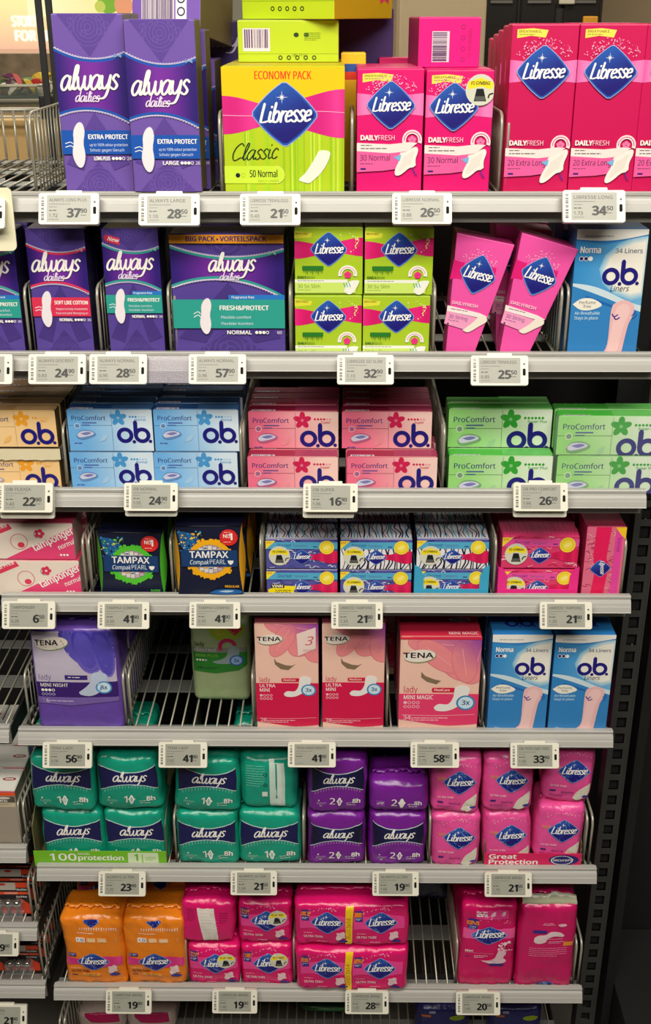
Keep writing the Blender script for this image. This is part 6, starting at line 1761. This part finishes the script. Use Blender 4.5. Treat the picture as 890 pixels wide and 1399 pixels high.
def blister_art(s):
    H = s.H
    s.rect('front_print', (40, 34, 40), 0, 0, 100, H*.5); s.rect('front_print', (190, 180, 168), 30 if 0 else 4, 0, 66, H*.24); s.rect('front_print', (226, 70, 30), 66, 0, 100, H*.16)
    s.ell('front_print', (190, 40, 30), 30, H*.06, 10, 4); s.text('front_print', WHT, '8x20w', 68, H*.25, 6, width=28, bold=.02)
    s.rect('front_print', (232, 78, 34), 0, H*.30, 100, H*.38); s.text('front_print', (246, 200, 180), 'OSRAM', 34, H*.365, 5.4, width=34, bold=.03)
    s.text('front_print', WHT, '2x30w', 64, H*.48, 5.6, width=30, bold=.02)
    s.rect('front_print', (226, 66, 30), 0, H*.78, 100, H)
    s.poly('front_print', (226, 66, 30), [(74, H*.5), (100, H*.7), (100, H*.8), (70, H*.8)])
def blister(w_, h_):
    r_ = empty('bulb_blister_card'); b_ = link('card', colmesh([(-w_/2, 0, 0), (w_/2, 0, 0), (w_/2, 0, h_), (-w_/2, 0, h_), (-w_/2, .0008, 0), (w_/2, .0008, 0), (w_/2, .0008, h_), (-w_/2, .0008, h_)], [(0, 1, 2, 3), (5, 4, 7, 6), (1, 5, 6, 2), (4, 0, 3, 7), (3, 2, 6, 7), (4, 5, 1, 0)], [(40, 34, 40)]*8), r_, M_CARD)
    a_ = Art(w_, h_); blister_art(a_); emit_art(a_, r_, flatF(w_, h_), M_INK)
    gm = mat('blister_plastic', (190, 196, 200), rough=.08, alpha=.16, coat=.6)
    mm = mat('bulb_glass', (150, 146, 140), rough=.15, metal=.8)
    for k in range(3):
        x_ = (-.30+k*.24)*w_
        bm_ = bmesh.new(); prev = None; nn = 10
        prof = [(.0005, 0), (.0022, .001), (.0022, .010), (.0036, .0125), (.0066, .019), (.0072, .023), (.0055, .0262), (.0006, .0272)]
        for q, zz in prof:
            ring_ = [bm_.verts.new((x_+q*math.cos(i*2*math.pi/nn), -.0072+q*math.sin(i*2*math.pi/nn), h_*.10+zz)) for i in range(nn)]
            if prev:
                for i in range(nn): bm_.faces.new((prev[i], prev[(i+1) % nn], ring_[(i+1) % nn], ring_[i]))
            prev = ring_
        link('bulb', bm_mesh(bm_, smooth=True), r_, mm)
    link('blister', boxmesh(-w_*.44, w_*.34, -.0152, -.0002, h_*.06, h_*.48, .003, 3), r_, gm)
    return r_
hB = W(30, 1212, .02).z-LZ['c']+.004
BL = blister(.058, hB)
n = 0
for key, zk, xpx, rows_ in (('c', LZ['c'], 43, 4), ('d', LZ['d'], 55, 4)):
    xR_ = W(xpx, 1245 if key == 'c' else 1320, .03).x
    for ci in range(2):
        for j in range(rows_):
            l_ = (xR_-.029-ci*.060+.001*j, .030+j*.030, zk-.004+(.0 if j == 0 else .0))
            lab = 'orange and black bulb card, %s left bay shelf, %s, %s row' % ('upper' if key == 'c' else 'lower', ['by the divider', 'at the left edge'][ci], NUM[j])
            if n == 0: finish(BL, lab, 'blister pack', 'bulb blister cards in the left bay', l_)
            else: again(BL, lab, l_, (0, 0, 0), (1, 1, 1 if key == 'c' else .86))
            n += 1
for key, xpx, y, lab in (('b', 27, 1155, 'right of the lamp boxes in the left bay'), ('c', 42, 1262, 'right of the upper blister cards'), ('d', 57, 1341, 'right of the lower blister cards')):
    divider(5, 0, 'galvanised wire divider ' + lab, x=W(xpx, y).x, zs=LZ[key]-.004, double=True, h=.085 if key != 'b' else .075)
divider(8, 0, 'galvanised wire divider under the bottom rail at its left end', x=W(76, 1390).x, zs=SURF[8], double=True, h=.135)
price_tag(-34, 27, 1272, 0, 'HALOGEN', '29.90', '1.20', '', label='cream price tag ending in 9 90, cut off by the left edge')
price_tag(-24, 38, 1371, 0, 'HALOGEN', '21.90', '', '', label='cream price tag reading 21 90 at the bottom left corner')

# ======================= behind the top shelf
wall = struct('wall_back', boxmesh(-3, 4, 3.6, 3.7, 0, 3), mat('beige_wall', (196, 172, 136), rough=.8, var=.05, vscale=3))
struct('floor', boxmesh(-3, 4, -3.5, 3.6, -.05, 0), mat('grey_floor_tiles', (112, 106, 98), rough=.4, var=.2, vscale=3))
struct('ceiling', boxmesh(-3, 4, -3.5, 3.6, 3.0, 3.05), mat('ceiling_paint', (214, 208, 194), rough=.8))
def slab(nm, lab, cat, x0p, x1p, ytop, ybot, Y, d, m, grp=None):
    a_ = W(x0p, ytop, Y); b_ = W(x1p, ybot, Y)
    o = link(nm, boxmesh(0, b_.x-a_.x, 0, d, 0, a_.z-b_.z, .004), None, m); o.location = (a_.x, Y, b_.z)
    return tag(o, lab, cat, grp)
def column(nm, lab, x0p, x1p, Y, d, m):
    a_ = W(x0p, 40, Y); b_ = W(x1p, 40, Y)
    o = link(nm, boxmesh(0, b_.x-a_.x, 0, d, 0, 2.98, .004), None, m); o.location = (a_.x, Y, .01)
    return tag(o, lab, 'pillar')
column('pillar', 'olive grey pillar behind the purple and lime cartons', 300, 350, 1.5, .15, mat('olive_grey_paint', (150, 146, 128), rough=.7))
column('pillar', 'beige pillar behind the pink carton with the bar code', 546, 664, 1.9, .2, mat('beige_paint', (190, 168, 134), rough=.7))
# dark cooler cabinet
a_ = W(650, 40, 2.6); b_ = W(822, 40, 2.6)
fr = empty('cooler_cabinet', (a_.x, 2.6, .02)); tag(fr, 'dark cooler cabinet with shelf lines in the background', 'cabinet')
ww = b_.x-a_.x
link('body', boxmesh(0, ww, 0, .6, 0, 2.4, .01), fr, mat('dark_cabinet', (52, 46, 40), rough=.4))
for k, (u0, u1) in enumerate(((.05, .32), (.34, .62), (.68, .97))):
    dr = link('door', boxmesh(ww*u0, ww*u1, -.03, 0, .2, 2.35, .006), fr, mat('dark_glass', (40, 37, 34), rough=.2, coat=.5))
    for j in range(12): link('shelf_edge', boxmesh(ww*u0+.02, ww*u1-.02, -.036, -.031, .5+j*.14, .508+j*.14), dr, mat('dull_steel', (110, 104, 94), rough=.4, metal=.3))
o = slab('paper_sign', 'small yellow card beside the dark cooler in the background', 'card', 798, 817, 22, 38, 2.555, .016, mat('yellow_card', (216, 150, 30), rough=.6))
o = slab('paper_sign', 'small pale paper taped to the dark cooler', 'card', 766, 786, -14, 6, 2.555, .016, mat('paper', (206, 196, 172), rough=.6))
# bright poster
Yp = 1.25
a_ = W(-60, -60, Yp); b_ = W(200, 76, Yp)
pw, ph = b_.x-a_.x, a_.z-b_.z
ps = empty('poster', (a_.x, Yp, b_.z)); tag(ps, 'lit cream and pink poster with white words in the background', 'poster')
link('panel', boxmesh(0, pw, .002, .03, 0, ph, .003), ps, mat('poster_back', (200, 190, 170), rough=.6))
A_ = Art(pw, ph); H = A_.H
edge_band(A_, 'poster_print', lambda x_, y_: lerp((250, 240, 170), (240, 190, 160), min(1, max(0, (y_-H*.45)/(H*.4)))), lambda x_: 0, lambda x_: H*.93, n=10)
edge_band(A_, 'poster_print', lambda x_, y_: lerp((252, 246, 200), (238, 224, 150), min(1, max(0, (x_-40)/50))), lambda x_: 0, lambda x_: H*.6, n=4, x0=36)
A_.rect('poster_print', (214, 170, 140), 0, H*.93, 100, H)
u_ = lambda p_: (p_+60)/260*100
v_ = lambda p_: (p_+60)/136*H
A_.text('lettering', (255, 252, 244), 'STORT', u_(9), v_(35), (v_(35)-v_(20))*.95, width=u_(45)-u_(9), bold=.05)
A_.text('lettering', (255, 252, 244), 'FOR SMÅ', u_(12), v_(55), (v_(55)-v_(40))*.95, width=u_(78)-u_(12), bold=.05)
A_.ell('poster_print', (120, 170, 50), u_(150), v_(4), 6, 5); A_.ell('poster_print', (222, 150, 110), u_(172), v_(6), 5, 6); A_.ell('poster_print', (190, 200, 90), u_(138), v_(8), 3, 3)
emit_art(A_, ps, lambda u, v, hh: (u*pw, .002-hh*8, v*ph), mat('backlit_print', attr=True, rough=.6, emit=.75, var=.02))
# uprights of the rack behind
for x0p, lab in ((48.5, 'left of two thin black posts behind the wire basket'), (62.5, 'right of two thin black posts behind the wire basket')):
    a_ = W(x0p-1, 10, .47); o = link('thin_post', boxmesh(0, .0098, 0, .006, 0, 1.0, .001), None, M_DARK); o.location = (a_.x, .47, LIP[1]-.03); tag(o, lab, 'post', 'thin posts')
# candy display
Yc = .78
a_ = W(-70, 76, Yc); b_ = W(58, 146, Yc)
cw, chh = b_.x-a_.x, a_.z-b_.z
cb = empty('sweets_tub', (a_.x, Yc, b_.z)); tag(cb, 'clear tub of coloured sweets behind the wire basket', 'tub')
link('back', boxmesh(0, cw, .12, .125, 0, chh, .002), cb, mat('speckled_print', (130, 112, 84), rough=.7, var=.8, vscale=45))
bm_ = bmesh.new()
for x0_, x1_, y0_, y1_, z0_, z1_ in ((0, cw, 0, .12, 0, .003), (0, cw, -.003, 0, 0, chh*.42), (cw-.003, cw, 0, .12, 0, chh*.42)): box_bm(bm_, x0_, x1_, y0_, y1_, z0_, z1_)
link('tub', bm_mesh(bm_), cb, mat('smoky_plastic', (110, 120, 110), rough=.1, alpha=.3, coat=.6))
link('rim', tubemesh([(0, -.003, chh*.42), (cw-.008, -.003, chh*.42), (cw, .006, chh*.42), (cw, .12, chh*.42)], .003), cb, mat('rim_plastic', (170, 170, 150), rough=.2))
link('dark_base', boxmesh(0, cw-.004, .002, .118, .004, chh*.2), cb, M_DARK)
rn = random.Random(12)
SW = [(232, 196, 50), (90, 130, 50), (196, 60, 60), (232, 226, 206), (110, 60, 90), (214, 180, 60), (70, 100, 50)]
wedge = []
for k in range(4):
    bm_ = bmesh.new(); q = [(math.cos(a)*.014, math.sin(a)*.009) for a in [math.pi*i/8 for i in range(9)]]
    f = [bm_.verts.new((a, -.005, b)) for a, b in q]; g_ = [bm_.verts.new((a, .005, b)) for a, b in q]
    bm_.faces.new(f); bm_.faces.new(g_[::-1])
    for i in range(9): bm_.faces.new((f[i], g_[i], g_[(i+1) % 9], f[(i+1) % 9]))
    bmesh.ops.recalc_face_normals(bm_, faces=bm_.faces[:]); wedge.append(bm_mesh(bm_))
for k, c in enumerate(SW):
    pass
cm = {}
for k in range(34):
    ci = rn.randrange(len(SW))
    if ci not in cm: me = wedge[0].copy(); me.materials.append(mat('sweet_%d' % ci, SW[ci], rough=.35, coat=.4)); cm[ci] = me
    px = cw*(.45+.52*rn.random()); zz = chh*(.2+.32*rn.random())
    o = link('sweet', cm[ci]); o.location = (a_.x+px, Yc+.02+.08*rn.random(), b_.z+zz); o.rotation_euler = (rn.uniform(-.6, .6), rn.uniform(-1.2, 1.2), rn.uniform(-.8, .8))
    tag(o, '%s jelly candy wedge, %s across and %s up in the clear tub' % (['yellow', 'green', 'red', 'white', 'plum', 'amber', 'olive'][ci], ['far left', 'left', 'middle', 'right', 'far right'][min(4, int((px/cw-.45)/.52*5))], ['low', 'halfway', 'high'][min(2, int((zz/chh-.2)/.32*3))]), 'sweet', 'sweets in the clear tub')
# wire basket with cardboard
Yb = .56
a_ = W(-80, 150, Yb); b_ = W(84, 232, Yb)
bw, bh = b_.x-a_.x, a_.z-b_.z
bk = empty('wire_basket', (a_.x, Yb, b_.z)); tag(bk, 'chrome wire basket behind the top shelf at the left', 'basket')
link('rim', tubemesh([(0, 0, bh), (bw, 0, bh), (bw, .2, bh), (0, .2, bh)], .0036, 8), bk, M_WIRE)
link('rim', tubemesh([(0, 0, bh*.88), (bw, 0, bh*.88)], .0018), bk, M_WIRE)
link('rim', tubemesh([(0, 0, 0), (bw, 0, 0), (bw, .2, 0)], .003), bk, M_WIRE)
wm = tubemesh([(0, 0, 0), (0, 0, bh)], .0019, 6); wm.materials.append(M_WIRE)
i = 0
while .004+i*.0185 < bw: o = link('wire', wm, bk); o.location = (.004+i*.0185, -.002, 0); i += 1
for j in range(6): o = link('wire', wm, bk); o.location = (bw+.001, .03+j*.03, 0)
bottom = tubemesh([(0, 0, 0), (0, .2, 0)], .0016, 5); bottom.materials.append(M_WIRE)
i = 0
while .004+i*.03 < bw: o = link('wire', bottom, bk); o.location = (.004+i*.03, 0, .001); i += 1
c0 = W(-60, 182, Yb+.04); c1 = W(47, 228, Yb+.04)
o = link('cardboard_box', boxmesh(0, c1.x-c0.x, 0, .1, 0, c0.z-c1.z+.02, .002), None, mat('kraft_card', (206, 170, 110), rough=.8)); o.location = (c0.x, Yb+.04, b_.z+.006); o.scale = (1, 1, .92); tag(o, 'plain tan cardboard box standing in the wire basket', 'box')
o = link('post_clamp', boxmesh(0, .02, 0, .03, 0, .035, .003), None, M_DARK); a_ = W(55, 163, .5); o.location = a_; tag(o, 'black plastic clamp where a thin post meets the basket rim', 'clamp')
# next shelf of the rear unit
sh = shelf(-.5, .9, LIP[1]-.03, .004, 'bare grey wire shelf of the unit behind, beyond the wire basket', 'rear shelves', nbands=3); sh.location.y = .475; sh.location.z = bk.location.z-.003
